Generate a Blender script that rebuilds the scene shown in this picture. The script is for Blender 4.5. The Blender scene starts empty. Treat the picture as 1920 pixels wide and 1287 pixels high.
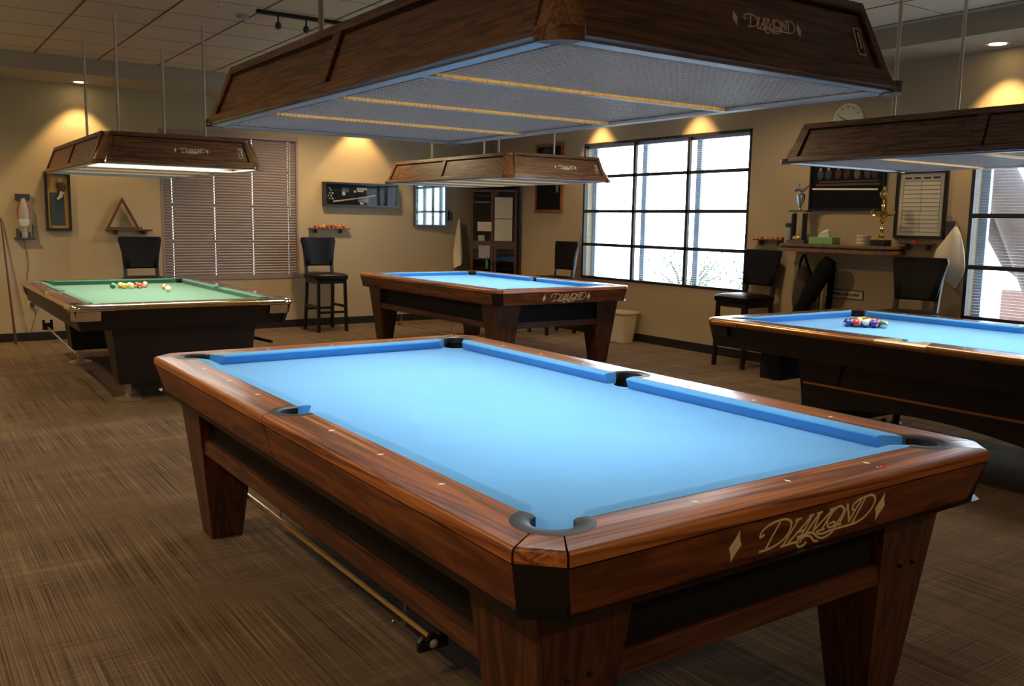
import bpy, bmesh, math, random
from mathutils import Vector, Matrix, Euler
PI=math.pi; I=.0254
random.seed(7)
C=bpy.context.scene.collection
SC=bpy.context.scene
# ------------------------------------------------------------------ materials
def newmat(n):
    m=bpy.data.materials.new(n); m.use_nodes=True
    return m, m.node_tree.nodes, m.node_tree.links, m.node_tree.nodes['Principled BSDF']
def plain(n,col,rough=.5,metal=0,coat=0,spec=.5,emit=None,es=0,trans=0):
    m,N,L,b=newmat(n)
    b.inputs['Base Color'].default_value=(*col,1); b.inputs['Roughness'].default_value=rough
    b.inputs['Metallic'].default_value=metal; b.inputs['Coat Weight'].default_value=coat
    b.inputs['Coat Roughness'].default_value=.08
    b.inputs['Specular IOR Level'].default_value=spec
    b.inputs['Transmission Weight'].default_value=trans
    if emit: b.inputs['Emission Color'].default_value=(*emit,1); b.inputs['Emission Strength'].default_value=es
    # faint procedural variation so that nothing is perfectly flat
    t=N.new('ShaderNodeTexNoise'); t.inputs['Scale'].default_value=35; t.inputs['Detail'].default_value=3
    tc=N.new('ShaderNodeTexCoord'); L.new(tc.outputs['Object'],t.inputs['Vector'])
    mr=N.new('ShaderNodeMapRange'); mr.inputs['To Min'].default_value=max(0,rough-.04); mr.inputs['To Max'].default_value=min(1,rough+.04)
    L.new(t.outputs['Fac'],mr.inputs['Value']); L.new(mr.outputs['Result'],b.inputs['Roughness'])
    return m
def wood(n,axis,c1,c2,c3,rough=.3,coat=.6,scale=1.0,figure=1.0,croug=.1):
    m,N,L,b=newmat(n)
    tc=N.new('ShaderNodeTexCoord'); mp=N.new('ShaderNodeMapping')
    s=[14*scale]*3; s[axis]=.9*scale*figure
    mp.inputs['Scale'].default_value=s
    L.new(tc.outputs['Object'],mp.inputs['Vector'])
    n1=N.new('ShaderNodeTexNoise'); n1.inputs['Scale'].default_value=1.3; n1.inputs['Detail'].default_value=4; n1.inputs['Distortion'].default_value=1.1
    L.new(mp.outputs['Vector'],n1.inputs['Vector'])
    w=N.new('ShaderNodeMath'); w.operation='MULTIPLY'; w.inputs[1].default_value=9.0; L.new(n1.outputs['Fac'],w.inputs[0])
    f=N.new('ShaderNodeMath'); f.operation='PINGPONG'; f.inputs[1].default_value=1.0; L.new(w.outputs[0],f.inputs[0])
    mp2=N.new('ShaderNodeMapping'); s2=[170*scale]*3; s2[axis]=3.5*scale; mp2.inputs['Scale'].default_value=s2
    L.new(tc.outputs['Object'],mp2.inputs['Vector'])
    n2=N.new('ShaderNodeTexNoise'); n2.inputs['Scale'].default_value=1; n2.inputs['Detail'].default_value=2
    L.new(mp2.outputs['Vector'],n2.inputs['Vector'])
    cr=N.new('ShaderNodeValToRGB'); e=cr.color_ramp.elements
    e[0].position=0; e[0].color=(*c1,1); e[1].position=1; e[1].color=(*c3,1)
    k=cr.color_ramp.elements.new(.45); k.color=(*c2,1)
    L.new(f.outputs[0],cr.inputs['Fac'])
    mx=N.new('ShaderNodeMix'); mx.data_type='RGBA'; mx.blend_type='MULTIPLY'; mx.inputs['Factor'].default_value=.55
    cr2=N.new('ShaderNodeValToRGB'); cr2.color_ramp.elements[0].position=.35; cr2.color_ramp.elements[0].color=(.45,.42,.4,1); cr2.color_ramp.elements[1].position=.62
    L.new(n2.outputs['Fac'],cr2.inputs['Fac'])
    L.new(cr.outputs['Color'],mx.inputs['A']); L.new(cr2.outputs['Color'],mx.inputs['B'])
    L.new(mx.outputs['Result'],b.inputs['Base Color'])
    b.inputs['Roughness'].default_value=rough; b.inputs['Coat Weight'].default_value=coat; b.inputs['Coat Roughness'].default_value=croug
    return m
def paint(n,col,bump=.1,rough=.85):
    m,N,L,b=newmat(n)
    tc=N.new('ShaderNodeTexCoord')
    t=N.new('ShaderNodeTexNoise'); t.inputs['Scale'].default_value=160; t.inputs['Detail'].default_value=3; L.new(tc.outputs['Object'],t.inputs['Vector'])
    bp=N.new('ShaderNodeBump'); bp.inputs['Strength'].default_value=bump; bp.inputs['Distance'].default_value=.002; L.new(t.outputs['Fac'],bp.inputs['Height']); L.new(bp.outputs['Normal'],b.inputs['Normal'])
    t2=N.new('ShaderNodeTexNoise'); t2.inputs['Scale'].default_value=.8; L.new(tc.outputs['Object'],t2.inputs['Vector'])
    cr=N.new('ShaderNodeValToRGB'); cr.color_ramp.elements[0].color=(*[c*.95 for c in col],1); cr.color_ramp.elements[1].color=(*[min(1,c*1.04) for c in col],1)
    L.new(t2.outputs['Fac'],cr.inputs['Fac']); L.new(cr.outputs['Color'],b.inputs['Base Color'])
    b.inputs['Roughness'].default_value=rough; b.inputs['Specular IOR Level'].default_value=.3
    return m
def cloth(n,col):
    m,N,L,b=newmat(n)
    tc=N.new('ShaderNodeTexCoord'); t=N.new('ShaderNodeTexNoise'); t.inputs['Scale'].default_value=900; L.new(tc.outputs['Object'],t.inputs['Vector'])
    t2=N.new('ShaderNodeTexNoise'); t2.inputs['Scale'].default_value=2.2; t2.inputs['Detail'].default_value=5; L.new(tc.outputs['Object'],t2.inputs['Vector'])
    cr=N.new('ShaderNodeValToRGB'); cr.color_ramp.elements[0].position=.3; cr.color_ramp.elements[0].color=(*[c*.95 for c in col],1); cr.color_ramp.elements[1].position=.75; cr.color_ramp.elements[1].color=(*[min(1,c*1.05+.004) for c in col],1)
    L.new(t2.outputs['Fac'],cr.inputs['Fac']); L.new(cr.outputs['Color'],b.inputs['Base Color'])
    bp=N.new('ShaderNodeBump'); bp.inputs['Strength'].default_value=.12; bp.inputs['Distance'].default_value=.0006; L.new(t.outputs['Fac'],bp.inputs['Height']); L.new(bp.outputs['Normal'],b.inputs['Normal'])
    b.inputs['Roughness'].default_value=.95; b.inputs['Sheen Weight'].default_value=.25; b.inputs['Sheen Roughness'].default_value=.4; b.inputs['Specular IOR Level'].default_value=.15
    return m
def carpet():
    m,N,L,b=newmat('carpet')
    tc=N.new('ShaderNodeTexCoord')
    def lines(ax,seed):
        mp=N.new('ShaderNodeMapping'); s=[1.6,1.6,1]; s[ax]=330; mp.inputs['Scale'].default_value=s; mp.inputs['Location'].default_value=(seed,seed*.7,0)
        L.new(tc.outputs['Object'],mp.inputs['Vector'])
        t=N.new('ShaderNodeTexNoise'); t.inputs['Scale'].default_value=.55; t.inputs['Detail'].default_value=2; t.inputs['Roughness'].default_value=.6; L.new(mp.outputs['Vector'],t.inputs['Vector'])
        return t.outputs['Fac']
    def patch(sx,sy,loc):
        mp=N.new('ShaderNodeMapping'); mp.inputs['Scale'].default_value=(sx,sy,1); mp.inputs['Location'].default_value=loc; L.new(tc.outputs['Object'],mp.inputs['Vector'])
        t=N.new('ShaderNodeTexNoise'); t.inputs['Scale'].default_value=1; t.inputs['Detail'].default_value=3; t.inputs['Roughness'].default_value=.7; L.new(mp.outputs['Vector'],t.inputs['Vector'])
        return t.outputs['Fac']
    a=lines(0,1.3); c=lines(1,5.1)
    # tile mask
    ck=N.new('ShaderNodeTexChecker'); ck.inputs['Scale'].default_value=2.0; L.new(tc.outputs['Object'],ck.inputs['Vector'])
    rg=N.new('ShaderNodeValToRGB'); rg.color_ramp.elements[0].position=.44; rg.color_ramp.elements[1].position=.6; L.new(patch(2.4,2.4,(3,1,0)),rg.inputs['Fac'])
    mu=N.new('ShaderNodeMath'); mu.operation='MULTIPLY'; mu.inputs[1].default_value=.62; L.new(rg.outputs['Color'],mu.inputs[0])
    ad=N.new('ShaderNodeMath'); ad.operation='MULTIPLY_ADD'; ad.inputs[1].default_value=.10; L.new(ck.outputs['Fac'],ad.inputs[0]); L.new(mu.outputs[0],ad.inputs[2])
    mx=N.new('ShaderNodeMix'); mx.data_type='FLOAT'; L.new(ad.outputs[0],mx.inputs['Factor']); L.new(a,mx.inputs['A']); L.new(c,mx.inputs['B'])
    big=patch(1.1,5,(0,0,0)); big2=patch(7,1.6,(4,2,0))
    s1=N.new('ShaderNodeMath'); s1.operation='MULTIPLY_ADD'; s1.inputs[1].default_value=.22; L.new(big,s1.inputs[0]); L.new(mx.outputs['Result'],s1.inputs[2])
    s2=N.new('ShaderNodeMath'); s2.operation='MULTIPLY_ADD'; s2.inputs[1].default_value=.18; L.new(big2,s2.inputs[0]); L.new(s1.outputs[0],s2.inputs[2])
    cr=N.new('ShaderNodeValToRGB'); e=cr.color_ramp.elements
    e[0].position=.54; e[0].color=(.06,.040,.027,1); e[1].position=.90; e[1].color=(.23,.16,.095,1); k=e.new(.70); k.color=(.125,.084,.052,1)
    L.new(s2.outputs[0],cr.inputs['Fac']); L.new(cr.outputs['Color'],b.inputs['Base Color'])
    bp=N.new('ShaderNodeBump'); bp.inputs['Strength'].default_value=.5; bp.inputs['Distance'].default_value=.004; L.new(mx.outputs['Result'],bp.inputs['Height']); L.new(bp.outputs['Normal'],b.inputs['Normal'])
    b.inputs['Roughness'].default_value=.95; b.inputs['Specular IOR Level'].default_value=.1
    return m
M={}
RC=((.035,.011,.005),(.20,.068,.024),(.36,.14,.05))
for ax,nm in ((0,'x'),(1,'y')):
    M['rail_'+nm]=wood('rosewood_rail_'+nm,ax,(.11,.027,.007),(.33,.096,.021),(.50,.17,.042),.36,.4,.8,.6,.2)
    M['apron_'+nm]=wood('rosewood_apron_'+nm,ax,(.11,.027,.008),(.19,.050,.014),(.26,.078,.022),.45,.2,.5,2.5,.25)
    M['low_'+nm]=wood('rosewood_lower_'+nm,ax,(.05,.013,.006),(.095,.026,.010),(.14,.042,.016),.45,.2,.7,1.5,.25)
    M['oak_'+nm]=wood('oak_'+nm,ax,(.065,.024,.009),(.18,.072,.028),(.25,.108,.044),.42,.25,1.3,1.1,.2)
    M['dkwood_'+nm]=wood('dark_formica_'+nm,ax,(.07,.026,.013),(.10,.038,.018),(.13,.05,.024),.35,.4,1,1,.15)
M['leg']=wood('rosewood_leg_shaded',2,(.035,.009,.005),(.075,.02,.009),(.12,.035,.014),.45,.2,.9,.8,.25)  # rosewood darkened so the legs carry the shade under the table
M['oak_z']=wood('oak_z',2,(.17,.07,.024),(.33,.15,.05),(.42,.20,.075),.3,.8,2.2,.5,.12)
M['dark_brown']=wood('dark_brown_laminate',1,(.006,.002,.0015),(.009,.003,.0022),(.012,.0045,.003),.5,.1,1,1,.2)
M['black_panel']=plain('black_panel',(.007,.007,.007),.6,spec=.2)
M['black']=plain('black_lacquer',(.008,.007,.007),.35)
M['groove']=plain('groove_shadow_gap',(.006,.004,.004),.8)
M['rubber']=plain('black_rubber',(.018,.018,.02),.42,spec=.6)
M['shelfrubber']=plain('worn_grey_rubber',(.16,.13,.12),.4)
M['blue']=cloth('blue_cloth',(.115,.375,.74)); M['bluecush']=cloth('blue_cushion_cloth',(.09,.36,.75))
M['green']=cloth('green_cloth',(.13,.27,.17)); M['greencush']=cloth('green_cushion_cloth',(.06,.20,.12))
M['pearl']=plain('mother_of_pearl',(.95,.93,.86),.4)
M['gold_ink']=plain('gold_lettering',(.92,.78,.48),.4)
M['silver_ink']=plain('pale_lettering',(.95,.92,.82),.45)
M['alu']=plain('brushed_aluminium',(.5,.52,.56),.4,.7)
M['louver']=plain('louver_aluminium',(.17,.18,.20),.33,.65)
M['amber']=plain('amber_reflection',(.85,.50,.14),.35,.35)
M['foot_metal']=plain('brushed_foot_metal',(.55,.45,.34),.35,.8)
M['chrome']=plain('chrome',(.82,.80,.76),.12,1)
M['brass']=plain('warm_brass_trim',(.80,.58,.28),.2,1)
M['copper']=plain('copper_brown_trim',(.52,.24,.10),.25,.9)
M['tancast']=plain('tan_casting',(.72,.50,.27),.3,.4)
M['rod']=plain('beige_rod',(.62,.53,.40),.4)
M['steel']=plain('dull_steel',(.5,.5,.5),.35,1)
M['leather']=plain('black_leather',(.005,.0032,.0035),.4,spec=.22)
M['stoolwood']=plain('espresso_wood',(.012,.007,.006),.35)
M['wall']=paint('beige_wall_paint',(.46,.355,.215)); M['ceil']=paint('ceiling_tile',(.62,.52,.36),.25)
M['soffit']=paint('soffit_paint',(.42,.35,.24)); M['carpet']=carpet()
M['tbar']=plain('ceiling_seam',(.10,.08,.06),.7)
M['base']=plain('black_baseboard',(.012,.011,.011),.5)
M['frame']=plain('dark_bronze_frame',(.02,.018,.018),.45)
M['blackframe']=plain('black_picture_frame',(.012,.011,.012),.3)
M['mull']=plain('grey_outer_mullion',(.25,.25,.28),.6)
M['slat']=plain('blind_slat',(.27,.205,.17),.5)
M['slat_open']=plain('pale_blind_slat',(.6,.6,.62),.5)
M['cord']=plain('cord',(.6,.58,.5),.7)
M['white']=plain('white_plastic',(.7,.68,.6),.4); M['paper']=plain('cream_paper',(.58,.54,.40),.8)
M['greyp']=plain('grey_plastic',(.35,.33,.3),.35); M['dgrey']=plain('dark_grey_plastic',(.04,.04,.042),.45); M['red']=plain('red_plastic',(.45,.03,.025),.35)
M['fabric']=plain('white_towel',(.62,.55,.42),.95); M['bagcloth']=plain('black_bag_cloth',(.004,.004,.005),.85,spec=.15)
M['gold']=plain('gold_metal',(.85,.62,.22),.18,1); M['silver']=plain('silver_metal',(.8,.8,.75),.15,1)
M['marble']=plain('marble_trophy_base',(.12,.10,.09),.2); M['redwood']=plain('dark_red_wood',(.11,.038,.018),.4,coat=.3); M['tanwood']=wood('tan_counter_wood',1,(.14,.065,.028),(.23,.12,.055),(.28,.155,.075),.4,.2,1,1,.2)
M['orangewood']=plain('orange_wood',(.30,.09,.03),.4,coat=.3)
M['yellow']=plain('yellow_mat_board',(.45,.25,.05),.6); M['cuewood']=plain('maple_cue',(.60,.36,.13),.3,coat=.5)
M['bucket']=plain('cream_bin_plastic',(.62,.50,.30),.4); M['greenbox']=plain('green_card',(.22,.42,.16),.6); M['tissue']=plain('tissue',(.75,.72,.62),.9)
M['skin']=plain('figure_skin_tone',(.38,.24,.15),.7); M['maroon']=plain('dark_maroon_cloth',(.05,.012,.015),.7)
M['bluegrey']=plain('blue_grey_photo',(.035,.045,.055),.5); M['darkphoto']=plain('dark_photo',(.006,.0055,.007),.4,spec=.2)
M['brick']=plain('terracotta',(.14,.06,.035),.8); M['bark']=plain('tree_bark',(.055,.034,.026),.9); M['leaf']=plain('leaf',(.06,.09,.035),.8)
M['ground']=plain('pale_gravel',(.55,.5,.42),.95)
M['tube']=plain('fluorescent_tube',(1,1,1),.4,emit=(1,.93,.8),es=3)
M['bulb']=plain('downlight_lens',(1,1,1),.4,emit=(1,.80,.42),es=9)
def blindmat():
    m,N,L,b=newmat('closed_blind_slat'); b.inputs['Base Color'].default_value=(.27,.205,.175,1); b.inputs['Roughness'].default_value=.5
    t=N.new('ShaderNodeBsdfTranslucent'); t.inputs[0].default_value=(.40,.33,.33,1); mx=N.new('ShaderNodeMixShader'); mx.inputs[0].default_value=.10
    L.new(b.outputs[0],mx.inputs[1]); L.new(t.outputs[0],mx.inputs[2]); L.new(mx.outputs[0],N['Material Output'].inputs['Surface']); return m
M['slat_closed']=blindmat()
def glassmat(n,tint=(.9,.95,.97),refl=.08):
    m=bpy.data.materials.new(n); m.use_nodes=True; N=m.node_tree.nodes; L=m.node_tree.links; N.clear()
    o=N.new('ShaderNodeOutputMaterial'); t=N.new('ShaderNodeBsdfTransparent'); t.inputs[0].default_value=(*tint,1)
    g=N.new('ShaderNodeBsdfGlossy'); g.inputs['Roughness'].default_value=.02
    lw=N.new('ShaderNodeLayerWeight'); pw=N.new('ShaderNodeMath'); pw.operation='POWER'; pw.inputs[1].default_value=5; L.new(lw.outputs['Facing'],pw.inputs[0])
    f=N.new('ShaderNodeMath'); f.operation='MULTIPLY_ADD'; f.inputs[1].default_value=.9; f.inputs[2].default_value=refl*.4; L.new(pw.outputs[0],f.inputs[0])
    mx=N.new('ShaderNodeMixShader'); L.new(f.outputs[0],mx.inputs[0]); L.new(t.outputs[0],mx.inputs[1]); L.new(g.outputs[0],mx.inputs[2]); L.new(mx.outputs[0],o.inputs[0])
    return m
M['glass']=glassmat('clear_glass')
M['mirror']=plain('mirrored_print_glass',(.17,.20,.20),.03,1); M['caseglass']=glassmat('case_glass',(.92,.95,.95),.012)
M['acrylic']=plain('clear_acrylic',(.5,.45,.38),.15)

# ------------------------------------------------------------------ mesh helpers
class MB:
    def __init__(s): s.v=[];s.f=[]
    def add(s,vs,fs):
        k=len(s.v); s.v+= [tuple(v) for v in vs]; s.f+=[tuple(i+k for i in f) for f in fs]; return s
    def box(s,c,d,rot=None,taper=1.0):
        vs=[]
        for z in (-.5,.5):
            t=taper if z<0 else 1
            for x,y in ((-.5,-.5),(.5,-.5),(.5,.5),(-.5,.5)): vs.append(Vector((x*d[0]*t,y*d[1]*t,z*d[2])))
        if rot: R=Euler(rot).to_matrix(); vs=[R@v for v in vs]
        vs=[v+Vector(c) for v in vs]
        return s.add(vs,[(0,3,2,1),(4,5,6,7),(0,1,5,4),(1,2,6,5),(2,3,7,6),(3,0,4,7)])
    def bx(s,x0,x1,y0,y1,z0,z1): return s.box(((x0+x1)/2,(y0+y1)/2,(z0+z1)/2),(abs(x1-x0),abs(y1-y0),abs(z1-z0)))
    def loft(s,loops,cap=True,closed=True):
        n=len(loops[0]); vs=[v for l in loops for v in l]; fs=[]
        for i in range(len(loops)-1):
            for j in range(n if closed else n-1):
                a=i*n+j;b=i*n+(j+1)%n; fs.append((a,b,b+n,a+n))
        if cap: fs.append(tuple(range(n))[::-1]); fs.append(tuple((len(loops)-1)*n+j for j in range(n)))
        return s.add(vs,fs)
    def tube(s,pts,r,n=8,cap=True):
        pts=[Vector(p) for p in pts]; rs=r if isinstance(r,(list,tuple)) else [r]*len(pts)
        loops=[]; up=None
        for i,p in enumerate(pts):
            d=(pts[min(i+1,len(pts)-1)]-pts[max(i-1,0)]).normalized()
            if up is None: up=Vector((0,0,1)) if abs(d.z)<.9 else Vector((1,0,0))
            a=d.cross(up).normalized(); b=a.cross(d).normalized(); up=b
            loops.append([p+(a*math.cos(t)+b*math.sin(t))*rs[i] for t in [2*PI*k/n for k in range(n)]])
        return s.loft(loops,cap)
    def lathe(s,prof,c=(0,0,0),n=24,cap=True):
        loops=[[(c[0]+r*math.cos(2*PI*k/n),c[1]+r*math.sin(2*PI*k/n),c[2]+z) for k in range(n)] for r,z in prof]
        return s.loft(loops,cap)
    def sphere(s,c,r,n=20,m=12,sc=(1,1,1)):
        prof=[(max(1e-5,r*math.sin(PI*i/m)),-r*math.cos(PI*i/m)) for i in range(m+1)]
        loops=[[(c[0]+q*math.cos(2*PI*k/n)*sc[0],c[1]+q*math.sin(2*PI*k/n)*sc[1],c[2]+z*sc[2]) for k in range(n)] for q,z in prof]
        return s.loft(loops,True)
    def prism(s,poly,layers,off=None):
        # layers: (z, outward offset); off: miter vector per vertex
        off=off or [(0,0)]*len(poly)
        return s.loft([[(p[0]+o[0]*k,p[1]+o[1]*k,z) for p,o in zip(poly,off)] for z,k in layers])
    def xf(s,fn): s.v=[tuple(fn(Vector(v))) for v in s.v]; return s
    def build(s,name,mat,parent=None,smooth=False,bevel=0,loc=None):
        me=bpy.data.meshes.new(name); me.from_pydata(s.v,[],s.f)
        bm=bmesh.new(); bm.from_mesh(me); bmesh.ops.recalc_face_normals(bm,faces=bm.faces)
        if bevel: 
            es=[e for e in bm.edges if len(e.link_faces)==2 and e.calc_face_angle(0)>.5]
            bmesh.ops.bevel(bm,geom=es,offset=bevel,segments=2,affect='EDGES',profile=.6,clamp_overlap=True)
        bm.to_mesh(me); bm.free()
        if smooth:
            for p in me.polygons: p.use_smooth=True
            me.set_sharp_from_angle(angle=math.radians(38))
        me.materials.append(mat if not isinstance(mat,str) else M[mat])
        o=bpy.data.objects.new(name,me); C.objects.link(o)
        if parent: o.parent=parent
        if loc is not None: o.location=loc
        return o
def thing(name,label,cat,loc=(0,0,0),rz=0,group=None):
    o=bpy.data.objects.new(name,None); C.objects.link(o); o.location=loc; o.rotation_euler=(0,0,rz); o.empty_display_size=.1
    return tag(o,label,cat,group)
def tag(o,label,cat,group=None):
    o['label']=label; o['category']=cat
    if group: o['group']=group
    return o
def struct(o,label=None):
    o['kind']='structure'
    if label: o['label']=label
    return o
def kids(o): return [c for c in bpy.data.objects if c.parent==o]
def copy_tree(o,parent=None):
    c=o.copy(); C.objects.link(c); c.parent=parent
    for ch in kids(o): copy_tree(ch,c)
    return c
def centred(o,loc):
    # shift a single-mesh thing so that its origin sits at loc (mesh stays where it is)
    l=Vector(loc); o.data.transform(Matrix.Translation(-l)); o.location=l; return o
def arc(cx,cy,r,a0,a1,n=10):
    return [(cx+r*math.cos(math.radians(a0+(a1-a0)*i/n)),cy+r*math.sin(math.radians(a0+(a1-a0)*i/n))) for i in range(n+1)]
def smoothline(P,n=6):
    if len(P)<3: return P
    out=[]
    for i in range(len(P)-1):
        p0=P[max(i-1,0)];p1=P[i];p2=P[i+1];p3=P[min(i+2,len(P)-1)]
        for k in range(n):
            t=k/n; out.append(tuple(.5*((2*b)+(-a+c)*t+(2*a-5*b+4*c-d)*t*t+(-a+3*b-3*c+d)*t**3) for a,b,c,d in zip(p0,p1,p2,p3)))
    return out+[P[-1]]
LOGO=[[(-0.1767,-0.078),(-0.1836,-0.0828),(-0.1897,-0.0798),(-0.1877,-0.0682),(-0.1756,-0.0581),(-0.1504,-0.0504),(-0.1205,-0.0494),(-0.097,-0.0565),(-0.0854,-0.0709),(-0.0865,-0.0905),(-0.1015,-0.1086),(-0.1273,-0.1187),(-0.1503,-0.1225),(-0.1762,-0.1229)],[(-0.1314,-0.0539),(-0.1428,-0.085),(-0.1548,-0.1216)],[(-0.0743,-0.0606),(-0.0533,-0.0596)],[(-0.063,-0.0605),(-0.0769,-0.0896),(-0.0925,-0.1236)],[(-0.1001,-0.1247),(-0.07,-0.1249),(-0.0417,-0.1246)],[(-0.0166,-0.0581),(-0.0454,-0.0916),(-0.0761,-0.121)],[(-0.0146,-0.0585),(-0.024,-0.0862),(-0.0337,-0.1117)],[(-0.0253,-0.0593),(-0.0086,-0.0582)],[(-0.0548,-0.0965),(-0.0271,-0.0964)],[(-0.0469,-0.1108),(-0.0218,-0.1108)],[(0.0124,-0.0579),(-0.0041,-0.0845),(-0.0199,-0.1098)],[(0.0036,-0.0585),(0.023,-0.0576)],[(0.0157,-0.0579),(0.0116,-0.0793),(0.01,-0.1061)],[(0.0093,-0.1073),(0.0345,-0.0835),(0.0609,-0.0569)],[(0.063,-0.0572),(0.0532,-0.0841),(0.0432,-0.1096)],[(0.0296,-0.1098),(0.0543,-0.1089)],[(0.0505,-0.0564),(0.0726,-0.0561)],[(0.0922,-0.054),(0.1082,-0.065),(0.109,-0.0818),(0.0981,-0.1),(0.0795,-0.1095),(0.0634,-0.1038),(0.0563,-0.0861),(0.0651,-0.0658),(0.0796,-0.0552),(0.0922,-0.054)],[(0.0692,-0.0985),(0.0824,-0.0955),(0.0931,-0.1051),(0.0933,-0.1204),(0.0788,-0.1315),(0.056,-0.1345),(0.0345,-0.1271),(0.0126,-0.1125),(-0.0101,-0.1076),(-0.0297,-0.1119),(-0.0407,-0.1219),(-0.0376,-0.1345),(-0.0251,-0.1416),(-0.01,-0.1395),(-0.0038,-0.1326)],[(-0.0294,-0.1287),(-0.0278,-0.1198),(-0.0115,-0.1141),(0.0095,-0.1228),(0.025,-0.1356),(0.0432,-0.1402)],[(0.121,-0.0562),(0.1163,-0.0817),(0.1083,-0.108)],[(0.0997,-0.1078),(0.1177,-0.1077)],[(0.1165,-0.054),(0.132,-0.0789),(0.148,-0.1074)],[(0.148,-0.1074),(0.1594,-0.0781),(0.1726,-0.0495)],[(0.1535,-0.0765),(0.1444,-0.0727),(0.1444,-0.0601),(0.1595,-0.0501),(0.1855,-0.0455),(0.2138,-0.0459),(0.2311,-0.0592),(0.2335,-0.0801),(0.2178,-0.1025),(0.193,-0.1145),(0.165,-0.1184),(0.0922,-0.118),(0.0443,-0.1213),(0.0226,-0.1098)],[(0.1858,-0.0483),(0.1754,-0.0837),(0.1637,-0.1182)]]
DIA=[(-.268,-.048),(-.261,-.068),(-.248,-.089),(-.261,-.110),(-.268,-.130),(-.275,-.110),(-.288,-.089),(-.275,-.068)]
def logo_mb(fn,w=.0029,t=.0012):
    """strokes in the (x, z) plane mapped into place by fn(x, z, depth)"""
    mb=MB()
    for n,P in enumerate(LOGO):
        Q=smoothline(P,5); 
        L0=[];L1=[];L2=[];L3=[]
        for i,q in enumerate(Q):
            a=Q[max(i-1,0)];b=Q[min(i+1,len(Q)-1)]
            d=Vector((b[0]-a[0],b[1]-a[1])).normalized(); nn=Vector((-d.y,d.x))*w
            if i==0: q=(q[0]-d.x*w*.4,q[1]-d.y*w*.4)
            dd=t+n*.00002
            L0.append(fn(q[0]+nn.x,q[1]+nn.y,dd));L1.append(fn(q[0]-nn.x,q[1]-nn.y,dd));L2.append(fn(q[0]-nn.x,q[1]-nn.y,-.0005));L3.append(fn(q[0]+nn.x,q[1]+nn.y,-.0005))
        mb.loft([[a,b,c,d] for a,b,c,d in zip(L0,L1,L2,L3)])
    return mb
def dia_mb(fn,side,t=.0013):
    P=[((x if side<0 else -x),z) for x,z in DIA]
    return MB().loft([[fn(x,z,t) for x,z in P],[fn(x,z,-.0005) for x,z in P]])
def text_mesh(body,size):
    cu=bpy.data.curves.new('t','FONT'); cu.body=body; cu.size=size; cu.align_x='CENTER'; cu.align_y='CENTER'; cu.extrude=.0004
    ob=bpy.data.objects.new('t',cu); C.objects.link(ob); dg=bpy.context.evaluated_depsgraph_get(); dg.update()
    me=bpy.data.meshes.new_from_object(ob.evaluated_get(dg)); bpy.data.objects.remove(ob); return me
def text_obj(name,body,size,mat,parent,loc,rot):
    me=text_mesh(body,size); me.materials.clear(); me.materials.append(M[mat]); me.name=name
    o=bpy.data.objects.new(name,me); C.objects.link(o); o.parent=parent; o.location=loc; o.rotation_euler=rot; return o

# ------------------------------------------------------------------ pool table pieces (inches in plan, metres out)
CC=(26.2,51.2); RI=2.19; RO=3.6; SCX=28.0; SRI=2.41; SRO=3.45
def q4():
    for sx in (1,-1):
        for sy in (1,-1): yield sx,sy
def inch(poly): return [(x*I,y*I) for x,y in poly]
A_in=math.degrees(math.atan2(-2.84,.8)); SA=math.degrees(math.acos(-1/SRO)); A1=-math.degrees(math.acos(.8/RO))
LT=[(0,-.5),(-.10,-.2),(-.3,-.05),(-.6,0),(-1.25,0)]
def cushion_mb(kind,sx=1,sy=1,t=0,bedz=-1.72):
    prof=[(27.05,0.02),(25.9,0.0),(25.25,-.06),(25.02,-.22),(25.0,-.36),(25.12,-.5),(25.7,bedz+.02),(27.05,bedz+.02)]
    mb=MB()
    if kind=='long':
        a=[(x*I,(2.6-(x-25)*.25)*I,z*I) for x,z in prof]; m=[(x*I,(46.6+(x-25)*1.28)*I,z*I) for x,z in prof]
        mb.loft([a,m])
    else:
        a=[(-(21.6+(x-25)*1.28)*I,(x+25)*I,z*I) for x,z in prof]; m=[((21.6+(x-25)*1.28)*I,(x+25)*I,z*I) for x,z in prof]
        mb.loft([a,m])
    return mb.xf(lambda v:Vector((v.x*sx,v.y*sy,v.z+t)))
def bed_mb(zt):
    q=[]
    # first quadrant from side pocket to corner to far rail centre, then mirrored
    q+=arc(28,0,2.45,180,math.degrees(math.acos(-.8/2.45)),5)
    a0=-math.degrees(math.acos(1.0/2.35)); q+=arc(CC[0],CC[1],2.35,a0,-270-a0,12)
    q+=[(0,52.2)]
    Q=[p for p in q]
    right=Q; left=[(-x,y) for x,y in reversed(Q[:-1])]
    top=right+left
    bot=[(x,-y) for x,y in reversed(top)]
    poly=top+bot[1:-1]
    # clean duplicates
    out=[]
    for p in poly:
        if not out or (abs(p[0]-out[-1][0])+abs(p[1]-out[-1][1]))>1e-3: out.append(p)
    if abs(out[0][0]-out[-1][0])+abs(out[0][1]-out[-1][1])<1e-3: out.pop()
    return MB().prism(inch(out),[(zt,0),(zt-.028,0)])
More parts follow.
